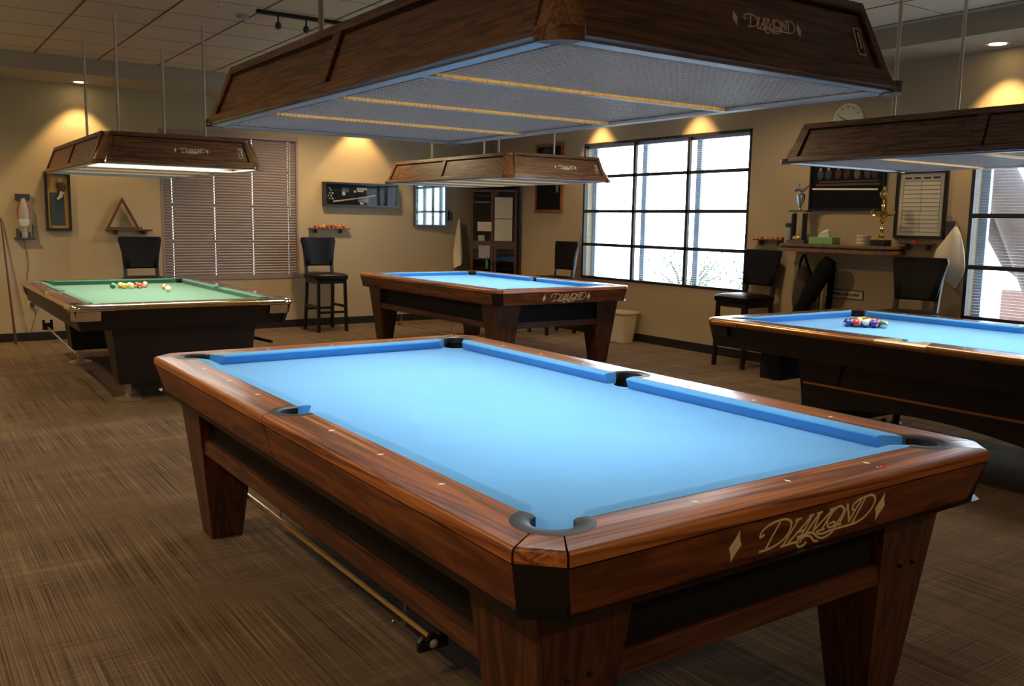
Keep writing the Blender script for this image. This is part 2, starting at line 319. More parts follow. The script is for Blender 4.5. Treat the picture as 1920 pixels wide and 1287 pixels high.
def liner_mb(kind,ro,depth=.11,zt=.79,lip=.0012):
    mb=MB()
    if kind=='side':
        aa=arc(SCX,0,ro,-math.degrees(math.acos(-1/ro)),math.degrees(math.acos(-1/ro)),20)
        bb=arc(SCX,0,SRI-.3,-116,116,20)
    else:
        ae=math.degrees(math.acos(.8/ro)); aa=arc(CC[0],CC[1],ro,-ae,90+ae,20)
        bb=arc(CC[0],CC[1],RI-.28,-math.degrees(math.acos(.5/RI))-3,93+math.degrees(math.acos(.5/RI)),20)
    aa=inch(aa);bb=inch(bb)
    loops=[[(a[0],a[1],zt-.03),(a[0],a[1],zt+lip*.3),(a[0]*.8+b[0]*.2,a[1]*.8+b[1]*.2,zt+lip),(b[0]*.8+a[0]*.2,b[1]*.8+a[1]*.2,zt+lip*.6),(b[0],b[1],zt-.004),(b[0],b[1],zt-.03)] for a,b in zip(aa,bb)]
    mb.loft(loops)
    return mb
def cup_mb(kind,zt):
    # pocket bucket below the liner: open cylinder with floor
    c=(SCX,0) if kind=='side' else CC; r=(2.42 if kind=='side' else 2.34)*I
    n=24; cx,cy=c[0]*I,c[1]*I; prof=[(r,zt-.046),(r*1.0,zt-.13),(.001,zt-.14)]
    mb=MB(); loops=[[(cx+q*math.cos(2*PI*k/n),cy+q*math.sin(2*PI*k/n),z) for k in range(n)] for q,z in prof]
    mb.loft(loops,cap=False)
    # high back wall on the rail side
    a0,a1=(-100,100) if kind=='side' else (-60,150)
    rr=(2.45 if kind=='side' else 2.36)*I
    L=[(cx+rr*math.cos(math.radians(a0+(a1-a0)*k/16)),cy+rr*math.sin(math.radians(a0+(a1-a0)*k/16))) for k in range(17)]
    mb.loft([[(x,y,zt-.004) for x,y in L],[(x,y,zt-.06) for x,y in L]],cap=False,closed=False)
    return mb
def sight(parent,x,y,zt,alongx):
    a,b=(.0115,.0062) if alongx else (.0062,.0115)
    P=[(x-a,y),(x,y-b),(x+a,y),(x,y+b)]
    return MB().prism(P,[(zt-.001,0),(zt+.0006,0)]).build('sight','pearl',parent)

def common_field(t,zt,bedmat,cushmat,linermat):
    bed=bed_mb(zt-1.72*I).build('playing_surface',bedmat,t)
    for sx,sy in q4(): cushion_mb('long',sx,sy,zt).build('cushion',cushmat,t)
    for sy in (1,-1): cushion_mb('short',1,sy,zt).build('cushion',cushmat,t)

def diamond_table(zt=.79,first=True):
    t=thing('pool_table','','pool table')
    hx,hy,ch=32.5,57.5,3.1
    common_field(t,zt,'blue','bluecush','rubber')
    aj=22
    def lay(): return [(zt+z*I,o*I) for z,o in LT]
    rails={}
    for sx,sy in q4():
        sa=math.degrees(math.acos(-1/SRO)); ae=math.degrees(math.acos(.8/RO))
        inner=[p for p in arc(SCX,0,SRO,0,sa,8)]
        inner=inner+ [p for p in arc(CC[0],CC[1],RO,-ae,aj,9)]
        poly=inner+[(hx,hy-ch),(hx,0)]
        off=[(0,0)]*len(inner)+[(1,.414),(1,0)]
        poly=[(x,y+(.10 if y<.001 else 0)) for x,y in poly]
        mb=MB().prism(inch(poly),lay(),off).xf(lambda v:Vector((v.x*sx,v.y*sy,v.z)))
        rails[(sx,sy)]=mb.build('rail','rail_y',t,smooth=True)
        # corner cap
        inn=arc(CC[0],CC[1],RO,aj+1.9,90-aj-1.9,5)
        poly=inn+[(hx-ch+.13,hy-.13),(hx-.13,hy-ch+.13)]; off=[(0,0)]*len(inn)+[(.414,1),(1,.414)]
        MB().prism(inch(poly),lay(),off).xf(lambda v:Vector((v.x*sx,v.y*sy,v.z))).build('corner_cap','rail_x',t,smooth=True)
        # corner facet panel below the cap
        P=[(hx-.1,hy-ch),(hx-ch,hy-.1),(hx-ch-1.3,hy-1.3),(hx-1.3,hy-ch-1.3)]
        dn=[(-1.05,-.75),(-.75,-1.05)]+[(0,0)]*2
        MB().prism(inch(P),[(zt-1.3*I,0),(zt-5.95*I,I)],dn).xf(lambda v:Vector((v.x*sx,v.y*sy,v.z))).build('corner_panel','black',t)
        # long apron half
        P=[(hx-1.3,.14),(hx-1.3,hy-ch-.15),(hx-.15,hy-ch-.15),(hx-.15,.14)]; dn=[(-1,0),(-1,-.9),(-1.25,-.9),(-1.25,0)]
        MB().prism(inch(P),[(zt-1.5*I,0),(zt-5.9*I,I)],dn).xf(lambda v:Vector((v.x*sx,v.y*sy,v.z))).build('apron','apron_y',t,bevel=.002)
        l=liner_mb('corner',RO,zt=zt).xf(lambda v:Vector((v.x*sx,v.y*sy,v.z))).build('pocket_liner','rubber',t,smooth=True)
        cup_mb('corner',zt).xf(lambda v:Vector((v.x*sx,v.y*sy,v.z))).build('pocket_cup','rubber',l,smooth=True)
        # leg: square taper
        L=[]
        for z,o,w in ((zt-5.5*I,0.0,.275),(.0,.07,.135)):
            x1=.735-o; y1=1.345-o; L.append([(sx*x1,sy*y1,z),(sx*(x1-w),sy*y1,z),(sx*(x1-w),sy*(y1-w*1.02),z),(sx*x1,sy*(y1-w*1.02),z)])
        lg=MB().loft(L).build('leg','leg',t,bevel=.003)
        # corner trim strip and bolts on the legs
        for zz,xx in ((.44,.0),(.44,.06)): MB().tube([(sx*(.735-.1-xx),sy*(1.345-.024),zz),(sx*(.735-.1-xx),sy*(1.345-.014),zz)],.006,8).build('leg_bolt','black',lg)
        for k in (1,2,3): sight(rails[(sx,sy)],sx*28.6875*I,sy*12.5*k*I,zt,True)
    for sy in (1,-1):
        ae=math.degrees(math.acos(.8/RO))
        inn=arc(CC[0],CC[1],RO,90-aj,90+ae,9)
        right=inn
        half=[(hx-ch,hy)]+right       # outer vertex then arc to the inner edge
        poly=half+[(-x,y) for x,y in reversed(half)]
        off=[(.414,1)]+[(0,0)]*(len(right)*2)+[(-.414,1)]
        mb=MB().prism(inch(poly),lay(),off).xf(lambda v:Vector((v.x,v.y*sy,v.z)))
        r=mb.build('rail','rail_x',t,smooth=True)
        for k in (-1,0,1): sight(r,12.5*k*I,sy*53.6875*I,zt,False)
        P=[(-(hx-ch-.1),hy-.15),(hx-ch-.1,hy-.15),(hx-ch-.1,hy-1.3),(-(hx-ch-.1),hy-1.3)]; dn=[(.9,-1.25),(-.9,-1.25),(-.9,-1),(.9,-1)]
        ap=MB().prism(inch(P),[(zt-1.5*I,0),(zt-5.9*I,I)],dn).xf(lambda v:Vector((v.x,v.y*sy,v.z))).build('apron','apron_x',t,bevel=.002)
        if sy<0:
            def fn(x,z,d):
                k=(-z-1.42*I)/(4.48*I); y=(hy-.15)*I-k*1.25*I
                return (x,-(y+d),zt+z)
            logo_mb(fn).build('lettering','gold_ink',ap)
            for s2 in (-1,1): dia_mb(fn,s2).build('diamond_inlay','gold_ink',ap)
        # end cabinet panel and lower rail
        MB().bx(-.5,.5,sy*1.30,sy*1.27,zt-5.6*I,.455).build('side_panel','black_panel',t)
        MB().bx(-.52,.52,sy*1.315,sy*1.26,.40,.46).build('lower_rail','low_x',t,bevel=.003)
    for sx in (1,-1):
        MB().bx(sx*.68,sx*.65,-1.12,1.12,zt-5.6*I,.455).build('side_panel','black_panel',t)
        MB().bx(sx*.70,sx*.64,-1.14,1.14,.40,.46).build('lower_rail','low_y',t,bevel=.003)
        l=liner_mb('side',SRO,zt=zt).xf(lambda v:Vector((v.x*sx,v.y,v.z))).build('pocket_liner','rubber',t,smooth=True)
        cup_mb('side',zt).xf(lambda v:Vector((v.x*sx,v.y,v.z))).build('pocket_cup','rubber',l,smooth=True)
    # recessed dark line between rail and apron, and the under-frame
    MB().prism(inch([(hx-.5,hy-ch-.2),(hx-ch-.2,hy-.5),(-(hx-ch-.2),hy-.5),(-(hx-.5),hy-ch-.2),(-(hx-.5),-(hy-ch-.2)),(-(hx-ch-.2),-(hy-.5)),(hx-ch-.2,-(hy-.5)),(hx-.5,-(hy-ch-.2))]),[(zt-5.8*I,-1*I),(zt-5.75*I,-1*I)],None).build('under_frame','black',t)
    g=MB()
    for sx in (1,-1):
        g.bx(sx*(hx-.55)*I,sx*(hx-1.2)*I,-(hy-ch)*I,(hy-ch)*I,zt-1.2*I,zt-1.5*I)
        g.bx(-(hx-ch)*I,(hx-ch)*I,sx*(hy-.55)*I,sx*(hy-1.2)*I,zt-1.2*I,zt-1.5*I)
        g.bx(sx*(hx-1.75)*I,sx*(hx-2.6)*I,-.4*I,.4*I,zt-5.85*I,zt-.7*I)
    g.build('rail_groove','groove',t)
    # bolt heads on the corner panel and chips of wear are left to the material
    return t

def crown_table(name,label,zt,bedmat,cushmat,railx,raily,trim,cast,sidecast,body,loc,arch,pedy=(1.02,1.02)):
    t=thing(name,label,'pool table',loc)
    hx,hy=32.8,57.8
    common_field(t,zt,bedmat,cushmat,'rubber')
    T=[(0,-.9),(-.15,-.45),(-.5,-.1),(-.9,0),(-1.4,-.15),(-1.7,-.5)]
    tw=1.1 # trim width
    ae=math.degrees(math.acos(.8/RO)); sa=math.degrees(math.acos(-1/SRO))
    for sx,sy in q4():
        fx=lambda v,sx=sx,sy=sy:Vector((v.x*sx,v.y*sy,v.z))
        # wood top between castings
        P=[(27,4.2),(27,47.69),(30.5,46.6),(hx-tw,46.0),(hx-tw,6.0)]
        r=MB().prism(inch(P),[(zt,0),(zt-1.5*I,0)]).xf(fx).build('rail',raily,t,bevel=.001)
        for k in (1,2,3): sight(r,sx*28.6875*I,sy*12.5*k*I,zt,True)
        P=[(hx-tw,.0),(hx-tw,46.2),(hx,46.2),(hx,.0)]
        MB().prism(inch(P),[(zt+z*I,o*I) for z,o in T],[(0,0),(0,0),(1,0),(1,0)]).xf(fx).build('edge_trim',trim,t,smooth=True)
        # corner casting: arc of the pocket then rounded outside corner
        inn=arc(CC[0],CC[1],RI+.15,-ae-10,100+ae,16)
        inn=[(27,47.69)]+[p for p in inn if p[0]>27-.01 or p[1]>52-.01][0:]+[(22.69,52)]
        rr=3.4; oc=arc(hx-rr,hy-rr,rr,90,0,7)
        outer=[(21.2,hy)]+oc+[(hx,46.2)]
        poly=inn+[(21.6,52.3)]+outer+[(30.5,46.6)]
        off=[(0,0)]*(len(inn)+1)+[(0,1)]+[(math.cos(math.radians(90-90*i/7)),math.sin(math.radians(90-90*i/7))) for i in range(8)]+[(1,0)]+[(0,0)]
        T2=[(.03,-.9),(-.15,-.45),(-.5,-.1),(-.9,.02),(-1.4,0),(-1.7,-.1)]
        c=MB().prism(inch(poly),[(zt+z*I,o*I) for z,o in T2],off).xf(fx).build('corner_casting',cast,t,smooth=True)
        # skirt plate of the casting
        P=[(hx-8,hy-.35)]+[(x-.3,y-.3) for x,y in oc]+[(hx-.35,hy-8)]+[(hx-1.4,hy-8)]+[(hx-rr-1.2,hy-rr-1.2)]+[(hx-8,hy-1.4)]
        n=len(P); of=[(0,1)]+[(math.cos(math.radians(90-90*i/7)),math.sin(math.radians(90-90*i/7))) for i in range(8)]+[(1,0)]+[(0,0)]*3
        MB().prism(inch(P),[(zt-1.85*I,0),(zt-4.6*I,-.55*I)],of).xf(fx).build('casting_skirt',cast if not arch else body,c,smooth=True)
        l=liner_mb('corner',RI+.5,zt=zt-.002).xf(fx).build('pocket_liner','rubber',t,smooth=True)
        cup_mb('corner',zt).xf(fx).build('pocket_cup','rubber',l,smooth=True)
    for sy in (1,-1):
        fx=lambda v,sy=sy:Vector((v.x,v.y*sy,v.z))
        P=[(-21.6,52),(21.6,52),(21.25,hy-tw),(-21.25,hy-tw)]
        r=MB().prism(inch(P),[(zt,0),(zt-1.5*I,0)]).xf(fx).build('rail',railx,t,bevel=.001)
        for k in (-1,0,1): sight(r,12.5*k*I,sy*53.6875*I,zt,False)
        P=[(-21.2,hy-tw),(21.2,hy-tw),(21.2,hy),(-21.2,hy)]
        MB().prism(inch(P),[(zt+z*I,o*I) for z,o in T],[(0,0),(0,0),(0,1),(0,1)]).xf(fx).build('edge_trim',trim,t,smooth=True)
        P=[(-(hx-1.2),hy-1.0),(hx-1.2,hy-1.0),(hx-1.2,hy-2.0),(-(hx-1.2),hy-2.0)]
        MB().loft([[(x*I,y*sy*I,zt-1.6*I) for x,y in P],[(x*.955*I,(y-1.8)*sy*I,zt-7.6*I) for x,y in P]]).build('apron',body,t)
    for sx in (1,-1):
        fx=lambda v,sx=sx:Vector((v.x*sx,v.y,v.z))
        P=[(hx-1.0,-(hy-1.2)),(hx-1.0,hy-1.2),(hx-2.0,hy-1.2),(hx-2.0,-(hy-1.2))]
        MB().loft([[(x*sx*I,y*I,zt-1.6*I) for x,y in P],[((x-1.6)*sx*I,y*.985*I,zt-7.6*I) for x,y in P]]).build('apron',body,t)
        P=[(27,3.0),(27,4.2),(hx-tw,6.0),(hx,6.2),(hx,-6.2),(hx-tw,-6.0),(27,-4.2),(27,-3.0)]+arc(SCX,0,SRI+.2,-sa+8,sa-8,12)
        of=[(0,0)]*3+[(1,0),(1,0)]+[(0,0)]*(3+13)
        T2=[(.03,-.9),(-.15,-.4),(-.4,-.02),(-.75,.03),(-.95,0)]
        MB().prism(inch(P),[(zt+z*I,o*I) for z,o in T2],of).xf(fx).build('side_casting',sidecast,t,smooth=True)
        l=liner_mb('side',SRI+.5,zt=zt-.002).xf(fx).build('pocket_liner','rubber',t,smooth=True)
        cup_mb('side',zt).xf(fx).build('pocket_cup','rubber',l,smooth=True)
    MB().bx(-.72,.72,-1.36,1.36,zt-7.3*I,zt-6.9*I).build('under_frame','black',t)
    top=zt-7.3*I
    for sy in (1,-1):
        q=pedy[0] if sy<0 else pedy[1]
        # wide tapered pedestal with two levelling feet
        L=[]
        for z,w,y0,y1 in ((top,.545,q+.12,q-.22),(.13,.50,q+.09,q-.12)):
            L.append([(-w,sy*y0,z),(w,sy*y0,z),(w,sy*y1,z),(-w,sy*y1,z)])
        MB().loft(L).build('pedestal',body,t,bevel=.004)
        for sx in (1,-1):
            MB().lathe([(.10,0),(.10,.01),(.075,.018),(.045,.024),(.026,.036),(.026,.14)],(sx*.42,sy*(q-.01),0),28).build('foot','foot_metal' if not arch else 'black',t,smooth=True)
    if arch:
        for sx in (1,-1):
            n=16; lo=[]
            for k in range(n+1):
                y=-.86+1.72*k/n; z=.20+.10*math.sin(PI*k/n); lo.append((y,z))
            loops=[[(sx*.52,y,z),(sx*.49,y,z),(sx*.49,y,top),(sx*.52,y,top)] for y,z in lo]
            MB().loft(loops).build('stretcher_panel',body,t)
            MB().bx(sx*.52,sx*.545,-.84,.84,.385,.40).build('ledge_strip','copper',t)
        MB().bx(-.36,-.04,1.18,1.35,.33,top).build('ball_box','black_panel',t)
        for x in (-.28,-.12): MB().sphere((x,1.30,.318),.02,10,8).build('knob','chrome',t,smooth=True)
        MB().tube([(-.5,.27,.25),(-.5,.27,.0)],.016,10).build('centre_post','black',t,smooth=True)
    return t

# ------------------------------------------------------------------ lamp
LA,LB,LH=.635,1.262,.235
def lamp(number,open_end=False):
    t=thing('table_lamp','','lamp')
    ins=.085; cr=.062
    def side(sx,sy,long,nm):
        # slab panel slanting outwards, with raised frame around recessed fields
        pass
    # four slanted sides as thick boards
    for s in (1,-1):
        # long sides (normal +-x)
        def P(u,v,d,s=s):  # u along y (-1..1), v 0 bottom..1 top, d outward
            hb=LB-cr-.01; ht=LB-ins-cr*.6
            return (s*((LA-ins*v)+d*.94),u*(hb+(ht-hb)*v),v*LH+d*.34)
        mb=MB(); mb.loft([[P(-1,0,-.018),P(1,0,-.018),P(1,1,-.018),P(-1,1,-.018)],[P(-1,0,0),P(1,0,0),P(1,1,0),P(-1,1,0)]]).build('side_board','oak_y',t)
        fr=MB()
        def strip(u0,u1,v0,v1,P=P,fr=fr):
            fr.loft([[P(u0,v0,-.001),P(u1,v0,-.001),P(u1,v1,-.001),P(u0,v1,-.001)],[P(u0,v0,.012),P(u1,v0,.012),P(u1,v1,.012),P(u0,v1,.012)]])
        strip(-1,1,0,.14);strip(-1,1,.86,1);strip(-1,-.955,.14,.86);strip(.955,1,.14,.86);strip(-.028,.028,.14,.86)
        fr.build('face_frame','oak_y',t,bevel=.002)
        gv=MB()
        def edge_shade(u0,u1,v0,v1,P=P,gv=gv): gv.loft([[P(u0,v0,-.001),P(u1,v0,-.001),P(u1,v1,-.001),P(u0,v1,-.001)],[P(u0,v0,.003),P(u1,v0,.003),P(u1,v1,.003),P(u0,v1,.003)]])
        for a_,b_ in ((-.955,-.028),(.028,.955)): edge_shade(a_,b_,.14,.165); edge_shade(a_,b_,.825,.86); edge_shade(a_,a_+.006,.14,.86); edge_shade(b_-.006,b_,.14,.86)
        gv.build('field_shade_line','groove',t)  # black strips stand in for shade at the raised frame's inner step
        def Q(u,v,d,s=s):
            hb=LA-cr-.01; ht=LA-ins-cr*.6
            return (u*(hb+(ht-hb)*v),s*((LB-ins*v)+d*.94),v*LH+d*.34)
        mb=MB(); mb.loft([[Q(-1,0,-.018),Q(1,0,-.018),Q(1,1,-.018),Q(-1,1,-.018)],[Q(-1,0,0),Q(1,0,0),Q(1,1,0),Q(-1,1,0)]]); e=mb.build('end_board','oak_x',t)
        fr=MB()
        def strip2(u0,u1,v0,v1,P=Q,fr=fr):
            fr.loft([[P(u0,v0,-.001),P(u1,v0,-.001),P(u1,v1,-.001),P(u0,v1,-.001)],[P(u0,v0,.012),P(u1,v0,.012),P(u1,v1,.012),P(u0,v1,.012)]])
        strip2(-1,1,0,.2);strip2(-1,1,.88,1);strip2(-1,-.945,.2,.88);strip2(.945,1,.2,.88)
        fr.build('face_frame','oak_x',t,bevel=.002)
        gv=MB()
        def edge_shade2(u0,u1,v0,v1,P=Q,gv=gv): gv.loft([[P(u0,v0,-.001),P(u1,v0,-.001),P(u1,v1,-.001),P(u0,v1,-.001)],[P(u0,v0,.003),P(u1,v0,.003),P(u1,v1,.003),P(u0,v1,.003)]])
        edge_shade2(-.945,.945,.2,.225); edge_shade2(-.945,.945,.855,.88); edge_shade2(-.945,-.935,.2,.88); edge_shade2(.935,.945,.2,.88)
        gv.build('field_shade_line','groove',t)
        if s<0:
            sc=.46
            def fn(x,z,d):
                v=.50+ (z+.092)*sc/LH
                return (x*sc+.075, -((LB-ins*v)+d*.94+.0006), v*LH+d*.34)
            logo_mb(fn,w=.0030,t=.0015).build('lettering','silver_ink',e)
            for s2 in (-1,1): dia_mb(fn,s2,.0016).build('diamond_inlay','silver_ink',e)
            v=.52; yy=-((LB-ins*v)+.002); tilt=math.atan2(ins,LH)
            pl=MB().box((0,0,0),(.034,.003,.082)).build('number_plate','white',e,loc=(.462,yy,v*LH)); pl.rotation_euler=(-tilt,0,0)
            MB().box((0,-.0018,0),(.024,.001,.072)).build('number_field','black',pl)
            text_obj('number',number,.075,'white',pl,(0,-.0026,0),(PI/2,0,0))
    # rounded corner posts
    for sx,sy in q4():
        L=[]
        for z in (0,LH):
            k=z/LH; cx=LA-ins*k-cr; cy=LB-ins*k-cr; r=cr+.014-.03*k
            L.append([(sx*(cx+r*math.cos(a)),sy*(cy+r*math.sin(a)),z) for a in [PI/2*i/8 for i in range(9)]]+[(sx*(cx+(r-.03)*math.cos(a)),sy*(cy+(r-.03)*math.sin(a)),z) for a in [PI/2*i/8 for i in range(8,-1,-1)]])
        MB().loft(L).build('corner_post','oak_z',t,smooth=True)
        P=[(sx*(LA-cr+(cr+.0165)*math.cos(a)),sy*(LB-cr+(cr+.0165)*math.sin(a))) for a in [PI/2*i/8 for i in range(9)]]+[(sx*(LA-cr+(cr-.035)*math.cos(a)),sy*(LB-cr+(cr-.035)*math.sin(a))) for a in [PI/2*i/8 for i in range(8,-1,-1)]]
        MB().prism(P,[(-.010,0),(.022,0)]).build('corner_foot','oak_x',t,smooth=True)
    # lid and top frame
    MB().bx(-(LA-ins-.01),LA-ins-.01,-(LB-ins-.01),LB-ins-.01,LH-.02,LH-.008).build('lid','white',t)
    # aluminium border and cross bars
    b=MB()
    for s in (1,-1):
        b.bx(s*(LA-.005),s*(LA-.045),-(LB-.02),LB-.02,-.006,.004); b.bx(-(LA-.045),LA-.045,s*(LB-.005),s*(LB-.045),-.006,.004)
    b.build('border','alu',t)
    pw=(2*(LB-.045))/4
    for k in range(1,4):
        y=-(LB-.045)+pw*k
        cb=MB().bx(-(LA-.045),LA-.045,y-.016,y+.016,-.006,.004).build('cross_bar','alu',t)
        bd=MB(); n=70
        for j in range(n):
            x=-(LA-.06)+(2*(LA-.06))*j/(n-1); bd.box((x,y-.0205,-.003),(.012,.007,.010))
        bd.build('reflection_strip','amber',cb)  # amber strip stands in for warm reflections along the bar
    # louver panels: real egg-crate blades
    pitch=.0235; h=.019
    for k in range(1 if open_end else 0,4):
        y0=-(LB-.045)+pw*k+(.016 if k else 0); y1=-(LB-.045)+pw*(k+1)-(.016 if k<3 else 0); x0=-(LA-.045); x1=-x0
        m=MB(); nx=int((x1-x0)/pitch); ny=int((y1-y0)/pitch)
        for j in range(nx+1):
            x=x0+(x1-x0)*j/nx; m.box((x,(y0+y1)/2,.004+h/2),(.0016,y1-y0,h))
        for j in range(ny+1):
            y=y0+(y1-y0)*j/ny; m.box((0,y,.004+h/2),(x1-x0,.0016,h))
        m.build('louver_panel','louver',t)
    for x in (-.38,-.13,.13,.38):
        MB().tube([(x,-1.12,.13),(x,1.12,.13)],.013,10).build('tube','tube',t,smooth=True)
    for sx in (1,-1):
        for sy in (1,-1):
            MB().tube([(sx*.345,sy*.67,LH-.01),(sx*.345,sy*.67,2.985-1.8)],.0115,10).build('hanging_rod','rod',t,smooth=True)
    return t
def lamp_light(loc,e,col):
    d=bpy.data.lights.new('lamp_light','AREA'); d.shape='RECTANGLE'; d.size=1.12; d.size_y=2.36; d.energy=e; d.color=col
    o=bpy.data.objects.new('lamp_light',d); C.objects.link(o); o.location=(loc[0],loc[1],loc[2]+.045); return o
EXPO=1.0; SKY=8.0; LAMP_E=47; LAMP_C=(1,.94,.86); CAN_E=34; FILL_E=85
# ------------------------------------------------------------------ camera
CP=(-1.7687836672,-2.7345346431,1.4026663720); YAW,PIT,ROL,FPX=0.6057335881,-0.1335698188,0.01668997,1698.462
f=Vector((math.sin(YAW)*math.cos(PIT),math.cos(YAW)*math.cos(PIT),math.sin(PIT))); r=Vector((math.cos(YAW),-math.sin(YAW),0)); u=r.cross(f)
r2=r*math.cos(ROL)+u*math.sin(ROL); u2=-r*math.sin(ROL)+u*math.cos(ROL)
cd=bpy.data.cameras.new('camera'); cam=bpy.data.objects.new('camera',cd); C.objects.link(cam)
cd.sensor_width=36; cd.lens=FPX/1920*36; cd.clip_start=.05; cd.clip_end=200
cam.matrix_world=Matrix(((r2.x,u2.x,-f.x,CP[0]),(r2.y,u2.y,-f.y,CP[1]),(r2.z,u2.z,-f.z,CP[2]),(0,0,0,1)))
SC.camera=cam
SC.view_settings.view_transform='Standard'; SC.view_settings.look='None'; SC.view_settings.gamma=1; SC.view_settings.exposure=EXPO
SC.view_settings.use_curve_mapping=False
# ------------------------------------------------------------------ room
X0,X1,Y0,Y1=-5.2,5.609,-6.5,8.477; ZC,ZS=2.985,2.82; SX,SY=4.95,7.62
struct(MB().bx(X0-.3,X1+.2,Y0-.3,Y1+.2,-.1,0).build('floor','carpet'))
# ceiling: tiles with seams as geometry
mb=MB().bx(X0-.2,SX+.02,Y0-.2,SY+.02,ZC,ZC+.1); ce=struct(mb.build('ceiling','ceil'))
sm=MB(); x=-.42-.585*8
while x<SX:
    if x>X0: sm.bx(x-.007,x+.007,Y0,SY,ZC-.003,ZC+.01)
    x+=.585
sm.build('tile_seam','tbar',ce)
sm=MB(); y=SY-.30
while y>Y0: sm.bx(X0,SX,y-.0025,y+.0025,ZC-.0015,ZC+.01); y-=.61
sm.build('tile_joint','tbar',ce)
struct(MB().bx(SX,X1+.2,Y0-.2,Y1+.2,ZS,ZC+.1).build('trim_1','soffit'))
struct(MB().bx(X0-.2,SX,SY,Y1+.2,ZS,ZC+.1).build('trim_2','soffit'))
struct(MB().bx(X0-.2,-4.5,Y0-.2,SY,ZS,ZC+.1).build('trim_3','soffit'))
def wallmesh(axis,pos,th,a0,a1,holes):
    mb=MB()
    def b(u0,u1,z0,z1):
        if u1-u0<1e-4 or z1-z0<1e-4: return
        if axis=='x': mb.bx(pos,pos+th,u0,u1,z0,z1)
        else: mb.bx(u0,u1,pos,pos+th,z0,z1)
    u=a0
    for h0,h1,z0,z1 in sorted(holes):
        b(u,h0,0,ZC); b(h0,h1,0,z0); b(h0,h1,z1,ZC); u=h1
    b(u,a1,0,ZC); return mb
W1=(3.665,6.375,.70,2.385); W2=(-1.40,1.335,.655,2.355); WB=(.945,2.635,.64,2.41)
WF1=(-4.2,-1.4,.7,2.4); WF2=(1.0,3.8,.7,2.4); WL=(-4.5,-1.5,.7,2.4)
struct(wallmesh('x',X1,.2,Y0,Y1+.2,[W1,W2]).build('wall_right','wall'))
struct(wallmesh('y',Y1,.2,X0-.2,X1,[WB]).build('wall_back','wall'))
struct(wallmesh('y',Y0-.2,.2,X0-.2,X1+.2,[]).build('wall_front','wall'))
struct(wallmesh('x',X0-.2,.2,Y0,Y1,[]).build('wall_left','wall'))
struct(MB().bx(X1-.012,X1,Y0,Y1,0,.095).build('baseboard_right','base'))
struct(MB().bx(X0,X1-.012,Y1-.012,Y1,0,.095).build('baseboard_back','base'))
struct(MB().bx(X0,X0+.012,Y0,Y1-.012,0,.095).build('baseboard_left','base'))
def emptys(name,loc):
    o=bpy.data.objects.new(name,None); C.objects.link(o); o.location=loc; return struct(o)
def window(name,axis,pos,W,cols,rows,inward,blind):
    """opening W on a wall plane; inward = sign from the opening towards the room"""
    a0,a1,z0,z1=W; s=-inward
    w=emptys(name,(pos,(a0+a1)/2,z0) if axis=='x' else ((a0+a1)/2,pos,z0))
    off=Vector(w.location)
    def mk(): return MB()
    def bx(mb,d0,d1,u0,u1,za,zb):
        if axis=='x': mb.bx(pos+s*d0-off.x,pos+s*d1-off.x,u0-off.y,u1-off.y,za-off.z,zb-off.z)
        else: mb.bx(u0-off.x,u1-off.x,pos+s*d0-off.y,pos+s*d1-off.y,za-off.z,zb-off.z)
    fw=.03
    f=mk()
    d=(-.004,.05)
    bx(f,*d,a0,a0+fw,z0,z1);bx(f,*d,a1-fw,a1,z0,z1);bx(f,*d,a0,a1,z1-fw,z1);bx(f,*d,a0,a1,z0,z0+fw)
    f.build('window_frame','frame' if blind!='closed' else 'slat',w)
    g=mk(); d=(.0,.035) if blind!='closed' else (.12,.16)
    for c in cols: bx(g,*d,c-.02,c+.02,z0+fw,z1-fw)
    for z in rows: bx(g,*d,a0+fw,a1-fw,z-.018,z+.018)
    g.build('muntin','frame',w)
    h=mk()
    for c in list(cols)+[a0+.02,a1-.02]: bx(h,.15,.19,c-.055,c+.02,z0,z1)
    h.build('outer_mullion','mull',w)
    gl=mk(); bx(gl,.128,.132,a0,a1,z0,z1); gl.build('glass_pane','glass',w)
    if blind=='open':
        b=mk(); z=z0+.05
        while z<z1-.03: bx(b,.058,.083,a0+.035,a1-.035,z,z+.0022); z+=.0245
        bx(b,.05,.09,a0+.03,a1-.03,z1-.06,z1-.03)
        for c in [a0+.2]+list(cols)+[a1-.2]: bx(b,.057,.058,c+.05,c+.053,z0+.04,z1-.04)
        b.build('blind','slat_open',w)
    if blind=='closed':
        b=mk(); z=z0+.045; xs=[a0+.03]+list(CORDS)+[a1-.03]
        while z<z1-.05:
            yb=pos+s*.012-off.y; zz=z-off.z; H_=.0375
            P0=[(yb+s*.014,zz+H_),(yb+s*.014+.0012,zz+H_),(yb+.0012,zz+.019),(yb,zz+.019)]
            P1=[(yb,zz+.019),(yb+.0012,zz+.019),(yb+s*.009+.0012,zz+.001),(yb+s*.009,zz+.0)]
            b.loft([[(xs[0]-off.x,p[0],p[1]) for p in P0],[(xs[-1]-off.x,p[0],p[1]) for p in P0]])
            for i in range(len(xs)-1):
                u0=xs[i]+(.0025 if i else 0); u1=xs[i+1]-(.0025 if i<len(xs)-2 else 0)
                b.loft([[(u0-off.x,p[0],p[1]) for p in P1],[(u1-off.x,p[0],p[1]) for p in P1]])
            z+=.0335
        b.build('blind','slat_closed',w)
        v=mk(); bx(v,-.02,.03,a0,a1,z1-.055,z1); bx(v,-.01,.03,a0+.005,a1-.005,z0-.005,z0+.05); v.build('valance','slat',w)
        wd=mk(); wd.tube([(a1-.12-off.x,-.02,z1-.06-off.z),(a1-.12-off.x,-.02,z1-1.0-off.z)],.004,6); wd.build('tilt_wand','white',w)
    return w
CORDS=(1.076,1.573,2.044,2.502)
rows1=(1.134,1.546,1.976)
